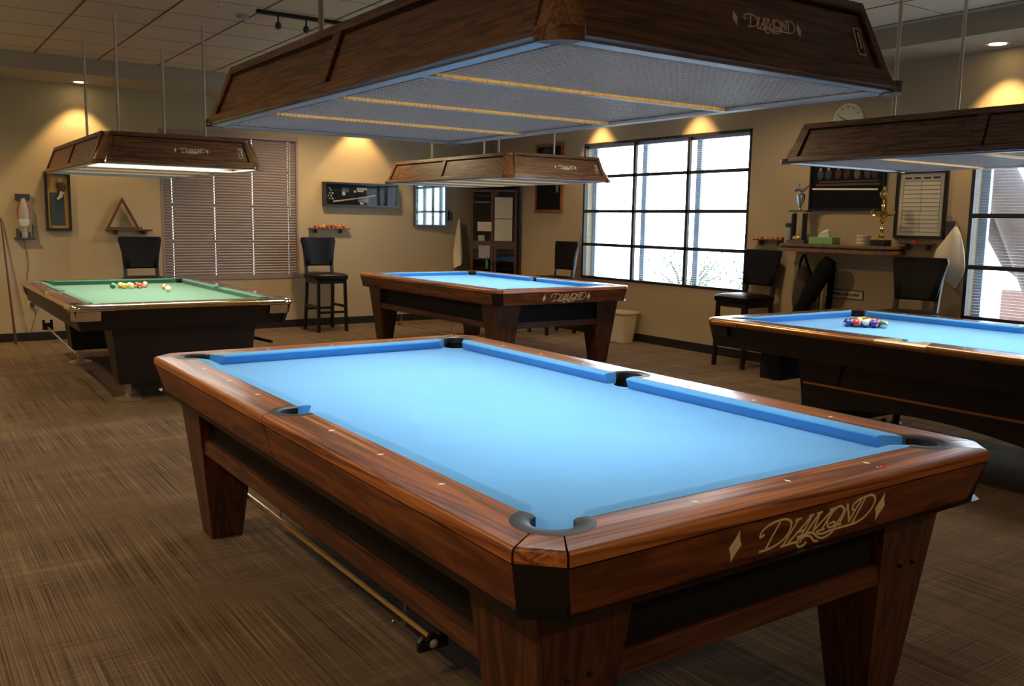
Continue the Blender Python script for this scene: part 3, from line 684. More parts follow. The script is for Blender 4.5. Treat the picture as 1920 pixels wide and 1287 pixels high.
window('window_1','x',X1,W1,(4.555,5.435),(1.13,1.545,1.972),-1,'open')
window('window_2','x',X1,W2,(-.49,.42),(1.09,1.51,1.93),-1,'open')
window('window_3','y',Y1,WB,(1.80,),(1.09,1.53,1.97),-1,'closed')
# ------------------------------------------------------------------ daylight
w=bpy.data.worlds.new('sky'); SC.world=w; w.use_nodes=True; N=w.node_tree.nodes; L=w.node_tree.links
bg=N['Background']; bg.inputs['Strength'].default_value=SKY
tc=N.new('ShaderNodeTexCoord'); sp=N.new('ShaderNodeSeparateXYZ'); L.new(tc.outputs['Generated'],sp.inputs[0])
cr=N.new('ShaderNodeValToRGB'); cr.color_ramp.elements[0].position=.45; cr.color_ramp.elements[0].color=(.85,.9,.95,1); cr.color_ramp.elements[1].position=1; cr.color_ramp.elements[1].color=(.55,.72,1,1)
mr=N.new('ShaderNodeMapRange'); mr.inputs['From Min'].default_value=-1; L.new(sp.outputs['Z'],mr.inputs['Value']); L.new(mr.outputs['Result'],cr.inputs['Fac']); L.new(cr.outputs['Color'],bg.inputs['Color'])
def portal(axis,pos,W,d):
    a0,a1,z0,z1=W; l=bpy.data.lights.new('window_portal','AREA'); l.shape='RECTANGLE'; l.size=a1-a0; l.size_y=z1-z0; l.energy=1
    try: l.cycles.is_portal=True
    except Exception: pass
    o=bpy.data.objects.new('window_portal',l); C.objects.link(o)
    v=Vector((d,0,0)) if axis=='x' else Vector((0,d,0))
    o.rotation_euler=v.to_track_quat('-Z','Z').to_euler()
    o.location=(pos,(a0+a1)/2,(z0+z1)/2) if axis=='x' else ((a0+a1)/2,pos,(z0+z1)/2)
portal('x',X1+.21,W1,-1);portal('x',X1+.21,W2,-1);portal('y',Y1+.21,WB,-1);
# outside
o=struct(MB().bx(-40,60,-40,60,-.32,-.12).build('ground','ground'))
def shrub(loc,s,label,name='desert_shrub'):
    t=thing(name,label,'shrub',loc); rnd=random.Random(str(loc)); st=MB(); lf=MB()
    for k in range(16):
        a=rnd.uniform(0,2*PI); e=rnd.uniform(.3,1.3); d=Vector((math.cos(a)*math.cos(e),math.sin(a)*math.cos(e),math.sin(e)))*s*rnd.uniform(.6,1)
        mid=d*.5+Vector((0,0,.1*s)); st.tube([(0,0,0),mid,d],[.02*s,.012*s,.004*s],5)
        for q in range(14):
            p=d*rnd.uniform(.35,1)+Vector([rnd.uniform(-.12,.12)*s for _ in range(3)]); lf.box(p,(.05*s,.02*s,.012*s),(rnd.uniform(0,3),rnd.uniform(0,3),rnd.uniform(0,3)))
    st.build('stem','bark',t); lf.build('foliage','leaf',t); return t
shrub((9.5,6.6,-.12),1.1,'spindly shrub outside the large white window, behind its bottom middle panes')
shrub((10.5,9.3,-.12),1.2,'low bush outside the large white window, at its far left edge')
t=thing('cactus','tall columnar cactus standing outside the large window, behind a bottom right pane','cactus',(9.6,5.25,-.12))
c=MB(); n=16
c.loft([[( (.14+.015*(k%2))*s*math.cos(2*PI*k/n),(.14+.015*(k%2))*s*math.sin(2*PI*k/n),z) for k in range(n)] for z,s in ((0,.8),(.3,1),(.75,1),(.95,.85),(1.05,.4))]); c.build('trunk','leaf',t,smooth=True)
t=thing('tree','leaning forked tree with a thick brown trunk outside the right hand window','tree',(8.0,1.75,-.12))
c=MB(); c.tube([(.1,-.35,0),(.05,-.1,.7),(0,.25,1.4),(-.05,.65,2.2),(-.1,1.1,3.2)],[.30,.26,.22,.18,.12],12); c.build('trunk','bark',t,smooth=True)
c=MB(); c.tube([(.1,-.1,.9),(.1,.45,1.2),(.05,.9,1.9),(.05,1.2,2.8)],[.15,.12,.09,.05],10); c.build('branch','bark',t,smooth=True)
c=MB(); c.tube([(0,.2,1.4),(-.1,-.2,2.2),(-.1,-.5,3.2)],[.12,.10,.06],10); c.build('branch','bark',t,smooth=True)
lf=MB(); rnd=random.Random(3)
for q in range(500):
    p=(rnd.uniform(-.6,.8),rnd.uniform(-1.2,1.9),rnd.uniform(2.3,3.8)); lf.box(p,(.07,.03,.01),(rnd.uniform(0,3),rnd.uniform(0,3),rnd.uniform(0,3)))
lf.build('foliage','leaf',t)
o=MB().bx(-.1,.1,-1.2,1.2,0,.75).build('garden_wall','brick',None); o.location=(10.2,2.1,-.12)
tag(o,'low terracotta garden wall outside behind the forked tree trunk','wall')
shrub((8.8,-.1,-.12),.9,'green shrub outside the right hand window, at the foot of the tree')
# ------------------------------------------------------------------ tables
t1=diamond_table(.79); t1['label']='large wooden pool table with bright blue cloth in the foreground'
t2=copy_tree(t1); t2.location=(3.572,5.513,0); t2.scale=(1,1,.988); t2['label']='wooden pool table with blue cloth and gold lettering, in the far corner by the bin'
for t in (t1,t2): t['group']='pool tables with gold lettering'
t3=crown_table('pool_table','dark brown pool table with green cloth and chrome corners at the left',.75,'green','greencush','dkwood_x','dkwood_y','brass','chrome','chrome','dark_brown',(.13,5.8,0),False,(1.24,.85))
t4=crown_table('pool_table','dark brown pool table with blue cloth and racked balls, at the right edge',.772,'blue','bluecush','dkwood_x','dkwood_y','copper','copper','tancast','dark_brown',(3.676,.148,0),True,(1.02,.77))
# red marker scribble on the near short rail of the front table
mk=MB(); P=smoothline([(.295,-1.412),(.305,-1.405),(.31,-1.415),(.318,-1.407),(.325,-1.416),(.332,-1.41),(.326,-1.402),(.34,-1.405)],4)
mk.tube([(a,b,.7903) for a,b in P],.0022,4); o=mk.build('marker_scribble','red',t1); o['label']='small red pen scribble on the near rail'
# ------------------------------------------------------------------ lamps
l1=lamp('1'); l1['label']='large oak lamp hanging over the foreground table, with number plate 1'; l1.location=(.06,.105,1.796)
for pos,lab,e,num in (((3.67,5.58,1.812),'small oak lamp hanging over the wooden blue table in the far corner',1.0,'2'),((.19,5.88,1.79),'oak table lamp hanging over the green table, with a 3 on its plate',1.0,'3'),((3.60,-.12,1.80),'oak table lamp hanging over the right hand blue table, cut off by the right edge',1.0,'4')):
    l=lamp(num,num=='3'); l.location=pos; l['label']=lab; l['group']='oak table lamps'; lamp_light(pos,LAMP_E*e,LAMP_C)
l1['group']='oak table lamps'; lamp_light(l1.location,LAMP_E,LAMP_C)
# ------------------------------------------------------------------ recessed downlights, then added fill spots
def can(x,y,z,label,e,group='recessed ceiling spots'):
    t=thing('downlight',label,'ceiling light',(x,y,z),0,group)
    MB().lathe([(.062,-.001),(.085,-.004),(.088,0),(.062,.004)],n=28,cap=False).build('ring','white',t,smooth=True)
    MB().lathe([(.001,-.002),(.062,-.002)],n=28,cap=False).build('lens','bulb',t)
    d=bpy.data.lights.new('downlight_beam','SPOT'); d.energy=e; d.color=(1,.66,.28); d.spot_size=math.radians(86); d.spot_blend=.35; d.shadow_soft_size=.05
    o=bpy.data.objects.new('downlight_beam',d); C.objects.link(o); o.location=(x,y,z-.03); return t
can(.09,8.245,ZS,'lit recessed ceiling spot above the framed jersey on the back wall',CAN_E)
can(3.45,8.245,ZS,'recessed ceiling spot above the long cue display case',CAN_E)
can(5.39,6.05,ZS,'recessed ceiling spot above the left part of the large white window',CAN_E*.8)
can(5.39,4.40,ZS,'recessed ceiling spot above the right part of the large white window',CAN_E*.8)
can(5.39,1.10,ZS,'lit oval recessed ceiling spot at the right edge, above the right hand window',CAN_E)
for k,(x,y) in enumerate(((-3.0,8.245),(-2.6,4.6),(-2.7,1.2),(-3.0,-1.8),(-.9,-4.6),(1.9,-4.6),(1.9,2.9),(-1.9,6.9),(2.6,7.2),(4.4,2.9))):  # unseen spots added as warm fill; the rear pair inferred from lamp-post highlights
    if y>8: can(x,y,ZS,'added fill spot above the back wall, unseen beyond the left edge',CAN_E)
    else:
        d=bpy.data.lights.new('downlight_beam','SPOT'); d.energy=FILL_E*(.6 if y<-4 else (.35 if x>4 else 1)); d.color=(1,.74,.42); d.spot_size=math.radians(150); d.spot_blend=.6; d.shadow_soft_size=.08
        o=bpy.data.objects.new('downlight_beam',d); C.objects.link(o); o.location=(x,y,ZC-.03)
        t=thing('downlight',['added fill spot in the tile ceiling, left of the green table','added fill spot in the tile ceiling, left of the foreground table','added fill spot in the tile ceiling, behind the left of the camera','recessed tile ceiling spot behind the camera','recessed tile ceiling spot behind the camera on the right','added fill spot in the tile ceiling, between the four tables','added fill spot in the tile ceiling, left of the back wall picture','added fill spot in the tile ceiling, before the closed blinds','added fill spot in the tile ceiling, before the large window'][k-1],'ceiling light',(x,y,ZC),0,'recessed spots in the tiled ceiling')
        MB().lathe([(.062,-.001),(.085,-.004),(.088,0),(.062,.004)],n=28,cap=False).build('ring','white',t,smooth=True); MB().lathe([(.001,-.002),(.062,-.002)],n=28,cap=False).build('lens','bulb',t)
# track light
t=thing('track_light','black ceiling track with small hanging bulbs near the top left','ceiling light',(1.15,4.35,ZC))
MB().bx(-.45,.75,-.02,.02,-.03,0).build('track','black',t)
for k,x in enumerate((-.28,-.05,.38,.6)):
    h=MB().tube([(x,0,-.03),(x,0,-.07)],.007,8).build('lamp_head','black',t,smooth=True)
    MB().lathe([(.001,-.13),(.018,-.122),(.026,-.105),(.022,-.085),(.01,-.07),(.001,-.068)],(x,0,0),14).build('bulb','dgrey',h,smooth=True)
# small ceiling fittings
t=thing('sprinkler','small ceiling sprinkler near the left ceiling seam','sprinkler',(.42,4.35,ZC)); MB().lathe([(.02,0),(.02,-.005),(.008,-.01),(.008,-.035),(.018,-.04),(.018,-.043),(.001,-.045)],n=12).build('head','white',t,smooth=True)
t=thing('smoke_detector','small round detector on the tiled ceiling','detector',(.68,4.62,ZC)); MB().lathe([(.05,0),(.05,-.015),(.035,-.03),(.001,-.032)],n=20).build('cover','greyp',t,smooth=True)

# ------------------------------------------------------------------ bar stools
def stool():
    t=thing('bar_stool','','bar stool'); H=.72
    # faces -y ; origin on the floor at the seat centre
    for sx in (1,-1):
        MB().loft([[(sx*x+dx,y+dy,z) for dx,dy in ((-.017,-.017),(.017,-.017),(.017,.017),(-.017,.017))] for x,y,z in ((.185,-.205,0),(.175,-.19,H-.09))]).build('leg','stoolwood',t)
        MB().loft([[(sx*x+dx,y+dy,z) for dx,dy in ((-.017,-.018),(.017,-.018),(.017,.018),(-.017,.018))] for x,y,z in ((.185,.235,0),(.175,.19,.45),(.17,.185,H-.05),(.172,.215,H+.12),(.185,.25,H+.40))]).build('leg','stoolwood',t)
        MB().bx(sx*.165,sx*.19,-.185,.19,.30,.33).build('stretcher','stoolwood',t)
    MB().bx(-.175,.175,-.205,-.18,.23,.26).build('stretcher','stoolwood',t); MB().bx(-.175,.175,.19,.21,.25,.28).build('stretcher','stoolwood',t)
    MB().bx(-.19,.19,-.205,.2,H-.12,H-.06).build('seat_frame','stoolwood',t)
    L=[]
    def rr(w,d0,d1,z,r=.05):
        P=[]
        for cx,cy,a0 in ((w-r,d1-r,0),(-w+r,d1-r,90),(-w+r,d0+r,180),(w-r,d0+r,270)):
            for k in range(5): a=math.radians(a0+22.5*k); P.append((cx+r*math.cos(a),cy+r*math.sin(a),z))
        return P
    for z,k in ((H-.075,.0),(H-.06,.012),(H-.02,.012),(H-.004,-.01),(H+.008,-.06),(H+.012,-.12)): L.append(rr(.205+k,-.225-k,.2+k,z))
    MB().loft(L).build('seat','leather',t,smooth=True)
    # upholstered back: wide at the top, narrower at the bottom, slightly curved
    L=[];nx=10
    for z,w,y in ((H+.085,.165,.205),(H+.10,.175,.207),(H+.25,.20,.225),(H+.40,.232,.252),(H+.435,.224,.252),(H+.442,.21,.253)):
        front=[];back=[]
        e=1 if (H+.09<z<H+.44) else .45
        for k in range(nx+1):
            q=-1+2*k/nx; cur=.022*q*q
            th=.030*(1-.55*abs(q)**6)*e
            front.append((q*w,y-cur-th,z)); back.append((q*w,y-cur+th*.8,z))
        L.append(front+back[::-1])
    MB().loft(L).build('backrest','leather',t,smooth=True)
    return t
s0=stool()
ST=[((2.77,7.95,0),.0,'black leather bar stool under the little ball shelf, right of the closed blinds'),
((.62,7.92,0),.0,'black leather bar stool behind the green table, under the triangle rack'),
((5.27,3.36,0),-PI/2,'black leather bar stool in front of the right end of the large white window'),
((5.17,6.42,0),-PI/2,'black leather bar stool under the dark portrait, beside the corner cabinet'),
((5.13,1.55,0),-PI/2+.12,'black leather bar stool under the framed chart, behind the right hand blue table')]
for k,(loc,rz,lab) in enumerate(ST):
    s=s0 if k==0 else copy_tree(s0); s.location=loc; s.rotation_euler=(0,0,rz); s['label']=lab; s['group']='black bar stools along the walls'
# ------------------------------------------------------------------ balls
def ballmat(name,col,stripe):
    m,N,L,b=newmat(name); tc=N.new('ShaderNodeTexCoord'); sp=N.new('ShaderNodeSeparateXYZ'); L.new(tc.outputs['Object'],sp.inputs[0])
    ab=N.new('ShaderNodeMath'); ab.operation='ABSOLUTE'; L.new(sp.outputs['Z'],ab.inputs[0])
    gt=N.new('ShaderNodeMath'); gt.operation='GREATER_THAN'; gt.inputs[1].default_value=.0155 if stripe else 1; L.new(ab.outputs[0],gt.inputs[0])
    # number spot on +-x
    ax=N.new('ShaderNodeMath'); ax.operation='ABSOLUTE'; L.new(sp.outputs['X'],ax.inputs[0])
    g2=N.new('ShaderNodeMath'); g2.operation='GREATER_THAN'; g2.inputs[1].default_value=.0262; L.new(ax.outputs[0],g2.inputs[0])
    mxx=N.new('ShaderNodeMath'); mxx.operation='MAXIMUM'; L.new(gt.outputs[0],mxx.inputs[0]); L.new(g2.outputs[0],mxx.inputs[1])
    mx=N.new('ShaderNodeMix'); mx.data_type='RGBA'; mx.inputs['A'].default_value=(*col,1); mx.inputs['B'].default_value=(.75,.68,.5,1); L.new(mxx.outputs[0],mx.inputs['Factor']); L.new(mx.outputs['Result'],b.inputs['Base Color'])
    b.inputs['Roughness'].default_value=.12; b.inputs['Coat Weight'].default_value=.7
    return m
COL=dict(yellow=(.72,.42,.03),blue=(.02,.05,.35),red=(.62,.05,.03),purple=(.08,.03,.25),orange=(.75,.20,.02),green=(.02,.16,.09),maroon=(.22,.02,.02),black=(.008,.008,.008))
BM={}
for n_,c_ in COL.items(): BM[(n_,0)]=ballmat('ball_'+n_,c_,False); BM[(n_,1)]=ballmat('ball_striped_'+n_,c_,True)
BM[('white',0)]=ballmat('ball_cue',(.8,.74,.5),False)
def ball(x,y,z,col,st,label,group,rot):
    o=MB().sphere((0,0,0),.0286,24,14).build('pool_ball',BM[(col,st)],None,smooth=True); o.location=(x,y,z+.0286); o.rotation_euler=rot
    return tag(o,label,'pool ball',group)
rnd=random.Random(11)
zb4=.772-1.72*I; d=.0575; ax,ay=3.70,1.13-.27
# rack: apex towards -y, five balls in the back row at the +y side... orientation follows the photograph
rack=[[('yellow',0)],[('red',1),('orange',0)],[('green',0),('black',0),('orange',1)],[('maroon',0),('yellow',1),('blue',1),('red',0)],[('blue',0),('red',0),('blue',1),('purple',0),('green',1)]]
rowname=['tip','fourth row','third row','second row','front row']
RX,RY=3.90,.965
for i,rw in enumerate(rack):
    for j,(c_,s_) in enumerate(rw):
        k=4-i; u=Vector((.62,-.785)); nn=Vector((.785,.62))
        q=Vector((3.60,1.012))+u*d*(j+k/2)+nn*d*.866*k; x,y=q
        wh='striped ' if s_ else 'solid '
        side=['leftmost','second','middle','fourth','rightmost'] if i==4 else (['left','inner left','inner right','right'] if i==3 else (['left','middle','right'] if i==2 else (['left','right'] if i==1 else [''])))
        ball(x,y,zb4,c_,s_,(f'{wh}{c_} ball, {side[j]} in the {rowname[i]} of the rack on the right table' if i else f'{wh}{c_} ball at the hindmost tip of the rack on the right table'),
             'racked balls on the right hand blue table',(rnd.uniform(-.8,.8),rnd.uniform(-.6,.6),rnd.uniform(0,6)))
zb3=.75-1.72*I
for (x,y,c_,s_,lab) in ((.0,6.50,'green',0,'dark green ball, leftmost of the cluster on the green table'),(.075,6.53,'yellow',1,'pale striped ball at the back left of the cluster on the green table'),(.085,6.42,'yellow',0,'yellow ball at the front of the cluster on the green table'),(.15,6.50,'white',0,'cream ball at the back middle of the cluster on the green table'),(.145,6.40,'yellow',1,'cream and yellow ball at the front middle of the cluster on the green table'),(.215,6.50,'maroon',1,'pink striped ball behind the red one on the green table'),(.225,6.42,'red',0,'red ball at the front right of the cluster on the green table'),(.29,6.50,'orange',1,'orange striped ball at the right end of the cluster on the green table'),(.305,6.56,'purple',1,'purple striped ball, hindmost at the right end of the cluster on the green table'),
    (.40,6.19,'orange',0,'orange ball lying apart, just behind the cream cue ball on the green table'),(.365,5.93,'white',0,'cream cue ball, nearest single ball on the green table')):
    ball(x,y,zb3,c_,s_,lab,'loose balls on the green table',(rnd.uniform(-.8,.8),rnd.uniform(-.6,.6),rnd.uniform(0,6)))
# ------------------------------------------------------------------ cues hung under tables
def hook(parent,x,y,ztop,zlow):
    P=smoothline([(x,y,ztop),(x,y,zlow+.03),(x-.012,y,zlow),(x-.03,y,zlow-.004),(x-.045,y,zlow+.012)],4)
    MB().tube(P,.0035,6).build('cue_hook','steel',parent,smooth=True)
for tt,lx in ((t1,-.5),(t2,-.62)):
    for yy in (-.30,.80): hook(tt,lx+.022,yy,.655,(.137 if tt is t1 else .235))
def bridge(x,y0,y1,z,label,dz=0):
    L=y1-y0; t=thing('bridge_stick',label,'cue',(x,y0,z)); 
    MB().tube([(0,.02,0),(0,L,dz)],[.0075,.0135],12).build('shaft','cuewood',t,smooth=True)
    P=[(-.05,-.03),(.05,-.03),(.05,.0),(.035,.015),(.022,.0),(.008,.018),(-.008,.018),(-.022,.0),(-.035,.015),(-.05,.0)]
    MB().loft([[(a,-.006,b) for a,b in P],[(a,.01,b) for a,b in P]]).build('bridge_head','black',t)
    MB().sphere((.0,.0,-.012),.016,12,8).build('knob','greyp',t,smooth=True); return t
bridge(-.485,-.49,1.22,.155,'maple bridge stick hung under the left side of the foreground table')
bridge(3.572-.62,4.75,6.3,.25,'slim bridge stick hung under the wooden blue table in the far corner')
t=thing('cue_stick','black cue end sticking out below the right side of the green table','cue',(.62,5.0,.42)); MB().tube([(0,0,0),(.16,-.62,-.02)],.013,10).build('shaft','black',t,smooth=True)
t=thing('bridge_stick','steel bridge stick hung under the left side of the green table','cue',(-.66,4.9,.42))
MB().tube([(0,-.45,-.03),(0,.9,.02)],.009,10).build('shaft','steel',t,smooth=True)
MB().box((0,.92,.03),(.08,.02,.06)).box((-.03,.93,.07),(.02,.02,.03)).box((.03,.93,.07),(.02,.02,.03)).build('bridge_head','black',t)
# ------------------------------------------------------------------ things on the back wall
YB=Y1
def bwall(name,label,cat,x,z,group=None): return thing(name,label,cat,(x,YB,z),0,group)
t=bwall('hand_vacuum','grey and red cordless hand vacuum on its black wall charger','vacuum',-.50,1.14)
MB().bx(-.07,.07,-.05,0,.40,.47).build('wall_mount','dgrey',t,bevel=.006)
MB().loft([[(x*w,-.06-y*w2,z) for x,y in [(math.cos(a),math.sin(a)) for a in [2*PI*k/14 for k in range(14)]]] for z,w,w2 in ((.20,.055,.05),(.26,.055,.05),(.36,.035,.035),(.42,.02,.02))]).build('dust_bowl','greyp',t,smooth=True)
MB().loft([[(x*w,-.06-y*w2,z) for x,y in [(math.cos(a),math.sin(a)) for a in [2*PI*k/14 for k in range(14)]]] for z,w,w2 in ((.12,.035,.035),(.15,.05,.045),(.20,.056,.05))]).build('motor_housing','white',t,smooth=True)
MB().loft([[(x*.028,-.05-y*.03,z) for x,y in [(math.cos(a),math.sin(a)) for a in [2*PI*k/10 for k in range(10)]]] for z in (.0,.12)]).build('handle','greyp',t,smooth=True)
for s in (1,-1): MB().tube([(s*.06,-.07,.20),(s*.062,-.06,.30),(s*.035,-.05,.40)],.006,6).build('red_trim','red',t)
MB().bx(-.10,.10,-.09,0,-.02,.0).bx(.075,.09,-.06,-.04,0,.14).bx(-.08,-.05,-.06,-.02,0,.1).bx(.04,.06,-.06,-.02,0,.06).build('charger_base','dgrey',t,bevel=.004)
MB().tube(smoothline([(0,-.01,-.02),(.02,-.008,-.3),(.0,-.008,-.45),(.03,-.008,-.62),(.04,-.012,-.70)],6),.003,6).build('cord','dgrey',t)
t=bwall('wall_outlet','cream wall outlet with a black plug, below the hand vacuum','outlet',-.46,.42)
MB().bx(-.035,.035,-.006,0,-.06,.06).build('cover_plate','white',t,bevel=.002); MB().bx(-.025,.02,-.05,-.006,-.045,.01).build('plug','dgrey',t,bevel=.005)
MB().tube(smoothline([(0,-.03,-.045),(.03,-.02,-.12),(-.01,-.02,-.25),(-.03,-.02,-.36)],5),.003,6).build('cord','dgrey',t)
t=bwall('framed_jersey','tall black frame with ochre mat and a dark player figure, left of the triangle rack','picture frame',-.155,1.215)
w_,h_=.255,.64
f=MB().bx(-w_/2,w_/2,-.06,0,0,.03).bx(-w_/2,w_/2,-.06,0,h_-.03,h_).bx(-w_/2,-w_/2+.025,-.06,0,.03,h_-.03).bx(w_/2-.025,w_/2,-.06,0,.03,h_-.03); f.build('frame','blackframe',t)
MB().bx(-w_/2+.025,w_/2-.025,-.03,-.01,.03,h_-.03).build('mat_board','yellow',t)
MB().bx(-.075,.065,-.036,-.03,.06,.42).build('dark_panel','bluegrey',t)
fg=MB().sphere((.025,-.04,.55),.022,12,8,(1,.3,1.2)); fg.build('figure_head','skin',t,smooth=True)
fg=MB(); fg.loft([[(x*w+c,-.042-y*.01,z) for x,y in [(math.cos(a),math.sin(a)) for a in [2*PI*k/12 for k in range(12)]]] for z,w,c in ((.42,.03,.03),(.46,.04,.035),(.50,.052,.035),(.53,.03,.028))]); fg.build('figure_shirt','maroon',t,smooth=True)
fg=MB().tube([(.045,-.042,.43),(.03,-.042,.38),(-.005,-.042,.345)],[.026,.02,.01],8); fg.build('figure_trousers','paper',t,smooth=True)
# rack shelf with triangle
t=bwall('rack_shelf','small wooden wall shelf carrying the triangle rack','shelf',.57,1.225)
MB().bx(-.25,.25,-.10,0,0,.015).build('board','redwood',t,bevel=.003)
for x in (-.14,.16): MB().prism([(x-.01,0),(x+.01,0),(x+.01,-.07),(x-.01,-.04)],[(-.045,0),(0,0)]).build('bracket','redwood',t)
MB().tube([(.14,-.06,.015),(.14,-.06,.045)],.012,8).build('peg','redwood',t)
t=thing('triangle_rack','wooden triangle ball rack standing on a small wall shelf','ball rack',(.505,YB-.055,1.2405))
A=[(-.185,0),(.185,0),(0,.36)]; B=[(-.145,.022),(.145,.022),(0,.315)]
MB().loft([[(x,-.02,z) for x,z in A],[(x,.03,z) for x,z in A],[(x,.03,z) for x,z in B],[(x,-.02,z) for x,z in B],[(x,-.02,z) for x,z in A]],cap=False).build('frame','redwood',t)
def chalkshelf(loc,rz,label,hw,seed):
    t=thing('chalk_shelf',label,'shelf',loc,rz)
    MB().bx(-hw,hw,-.085,0,0,.014).build('board','redwood',t,bevel=.003)
    for x in (-.65*hw,.6*hw): MB().prism([(x-.012,0),(x+.012,0),(x+.008,-.06),(x-.008,-.06)],[(-.05,0),(0,0)]).build('bracket','redwood',t)
    return t
chalkshelf((3.04,YB,1.262),0,'narrow wooden wall shelf with small balls above the bar stool by the blinds',.28,1)
rr_=random.Random(5)
for k,c_ in enumerate(('red','orange','yellow','red','maroon','red','orange','red')):
    o=MB().sphere((0,0,0),.021,14,10).build('small_ball',BM[(c_,0)],None,smooth=True); o.location=(2.84+k*.056,YB-.05,1.276+.021)
    tag(o,f'little {c_} ball on the narrow shelf by the blinds, '+['first','second','third','fourth','fifth','sixth','seventh','eighth'][k]+' from the left','ball','little balls on the narrow wall shelf')
# cue display case
t=bwall('cue_display_case','long black glazed display case with a wooden cue, on the back wall','display case',3.49,1.56)
w_,h_=1.07,.31; f=MB().bx(-w_/2,w_/2,-.09,0,0,.022).bx(-w_/2,w_/2,-.09,0,h_-.022,h_).bx(-w_/2,-w_/2+.022,-.09,0,.022,h_-.022).bx(w_/2-.022,w_/2,-.09,0,.022,h_-.022); f.build('frame','blackframe',t)
MB().bx(-w_/2+.022,w_/2-.022,-.02,-.01,.022,h_-.022).build('backing','darkphoto',t)
MB().tube([(-.40,-.045,.06),(-.05,-.045,.11),(.20,-.045,.155)],[.011,.009,.006],8).build('cue','cuewood',t,smooth=True)
MB().prism([(-.02,0),(.09,0),(.11,-.01),(-.04,-.01)],[(0,0),(.07,0)]).xf(lambda v:Vector((v.x+.0,v.y-.022,v.z+.06))).build('map_shape','marble',t)
for k,(x,z) in enumerate(((-.44,.10),(-.40,.10),(-.46,.135),(-.42,.135),(-.44,.17),(-.40,.17),(-.42,.205),(-.44,.235))): MB().sphere((x,-.03,z),.013,10,6,(1,.5,1)).build('badge',('paper' if k%2 else 'yellow'),t,smooth=True)
for x,z,w,h,m in ((-.22,.22,.10,.06,'marble'),(-.24,.17,.04,.05,'paper'),(.02,.235,.15,.03,'gold_ink'),(.0,.205,.09,.02,'paper'),(-.08,.2,.03,.03,'paper'),(.02,.045,.05,.025,'paper')): MB().bx(x-w/2,x+w/2,-.024,-.021,z-h/2,z+h/2).build('plaque',m,t)
gl=MB().bx(-w_/2+.022,w_/2-.022,-.082,-.079,.022,h_-.022).build('glass_front','caseglass',t)
t=thing('mirrored_picture','small black framed picture glass reflecting the window, on the back wall near the corner','mirror',(4.545,YB-.035,1.315),-.09)  # picture glass given a mirror surface, turned to catch the window
w_,h_=.50,.575; f=MB().bx(-w_/2,w_/2,-.03,0,0,.022).bx(-w_/2,w_/2,-.03,0,h_-.022,h_).bx(-w_/2,-w_/2+.022,-.03,0,.022,h_-.022).bx(w_/2-.022,w_/2,-.03,0,.022,h_-.022); f.build('frame','blackframe',t)
MB().bx(-w_/2+.022,w_/2-.022,-.016,-.01,.022,h_-.022).build('mirrored_print_glass','mirror',t)
t=bwall('wall_phone','small black phone holder on the back wall beside the mirrored picture','phone',4.88,1.40); MB().bx(-.03,.03,-.04,0,0,.12).build('body','dgrey',t,bevel=.006); MB().sphere((.0,-.03,.13),.02,10,8).build('cradle','greyp',t,smooth=True)
def towel(loc,rz,h,w,label,fl=1.0):
    t=thing('towel',label,'towel',loc,rz); L=[];n=18
    for i in range(13):
        k=i/12; ww=w*(.06+.94*min(1,k*1.5)**.8)*(1-.25*max(0,k-.8)*3); dd=.02+.035*k
        L.append([(-.035*max(0,-fl)*k*k+ww/2*math.cos(2*PI*j/n)*(1+.10*math.sin(5*2*PI*j/n+k)),-.05+dd*math.sin(2*PI*j/n)*(1+.5*math.sin(3*2*PI*j/n)),-h*k+(.05*fl*math.cos(2*PI*j/n)*k)) for j in range(n)])
    MB().loft(L).build('cloth','fabric',t,smooth=True); MB().tube([(0,0,.0),(0,-.05,-.005),(0,-.055,.015)],.005,6).build('hook','steel',t); return t
towel((5.005,YB,1.42),0,.64,.15,'pale towel hanging from a hook on the back wall beside the corner cabinet')
towel((X1,1.41,1.42),-PI/2,.40,.26,'white towel hanging between the framed chart and the right hand window',-2.2)
# ------------------------------------------------------------------ corner cabinet
t=thing('corner_cabinet','tall dark wooden corner cabinet with glass doors and papers inside','cabinet',(5.36,8.02,0),-PI/4)
W_,D_,H_=.66,.36,2.02
def pent(z0,z1,k=0):  # five sided plan, front along -y
    P=[(-W_/2+k,-.10+k),(W_/2-k,-.10+k),(W_/2-k,.02),(.02,.32-k),(-.02,.32-k),(-W_/2+k,.02)]
    return MB().prism(P,[(z0,0),(z1,0)])
body=MB()
P=[(-W_/2,-.10),(-W_/2,.0),(-.02,.32),(.02,.32),(W_/2,.0),(W_/2,-.10)]; Q=[(W_/2-.02,-.10),(W_/2-.02,-.01),(.01,.30),(-.01,.30),(-W_/2+.02,-.01),(-W_/2+.02,-.10)]
MB().prism(P+Q,[(0.0,0),(H_,0)]).build('body','dark_brown',t)
for z in (.05,.72,1.09,H_-.02): pent(z,z+.022,.02).build('shelf','dark_brown',t)
MB().bx(-W_/2,W_/2,-.115,-.10,0,.08).build('plinth','dark_brown',t)
for x0,x1 in ((-W_/2,-.005),(.005,W_/2)):
    for z0,z1 in ((.10,1.05),(1.09,1.84)):
        d_=MB().bx(x0,x0+.035,-.118,-.10,z0,z1).bx(x1-.035,x1,-.118,-.10,z0,z1).bx(x0+.035,x1-.035,-.118,-.10,z0,z0+.035).bx(x0+.035,x1-.035,-.118,-.10,z1-.035,z1).build('door','dkwood_y',t)
        MB().bx(x0+.035,x1-.035,-.110,-.107,z0+.035,z1-.035).build('glass','glass',d_)
        hx_=x1-.018 if x0<0 else x0+.018
        if x0<0: hx_=x1-.018
        MB().sphere((W_/2-.018 if x0>0 else hx_,-.125,(z0+z1)/2),.013,10,8).build('knob','silver',d_,smooth=True)
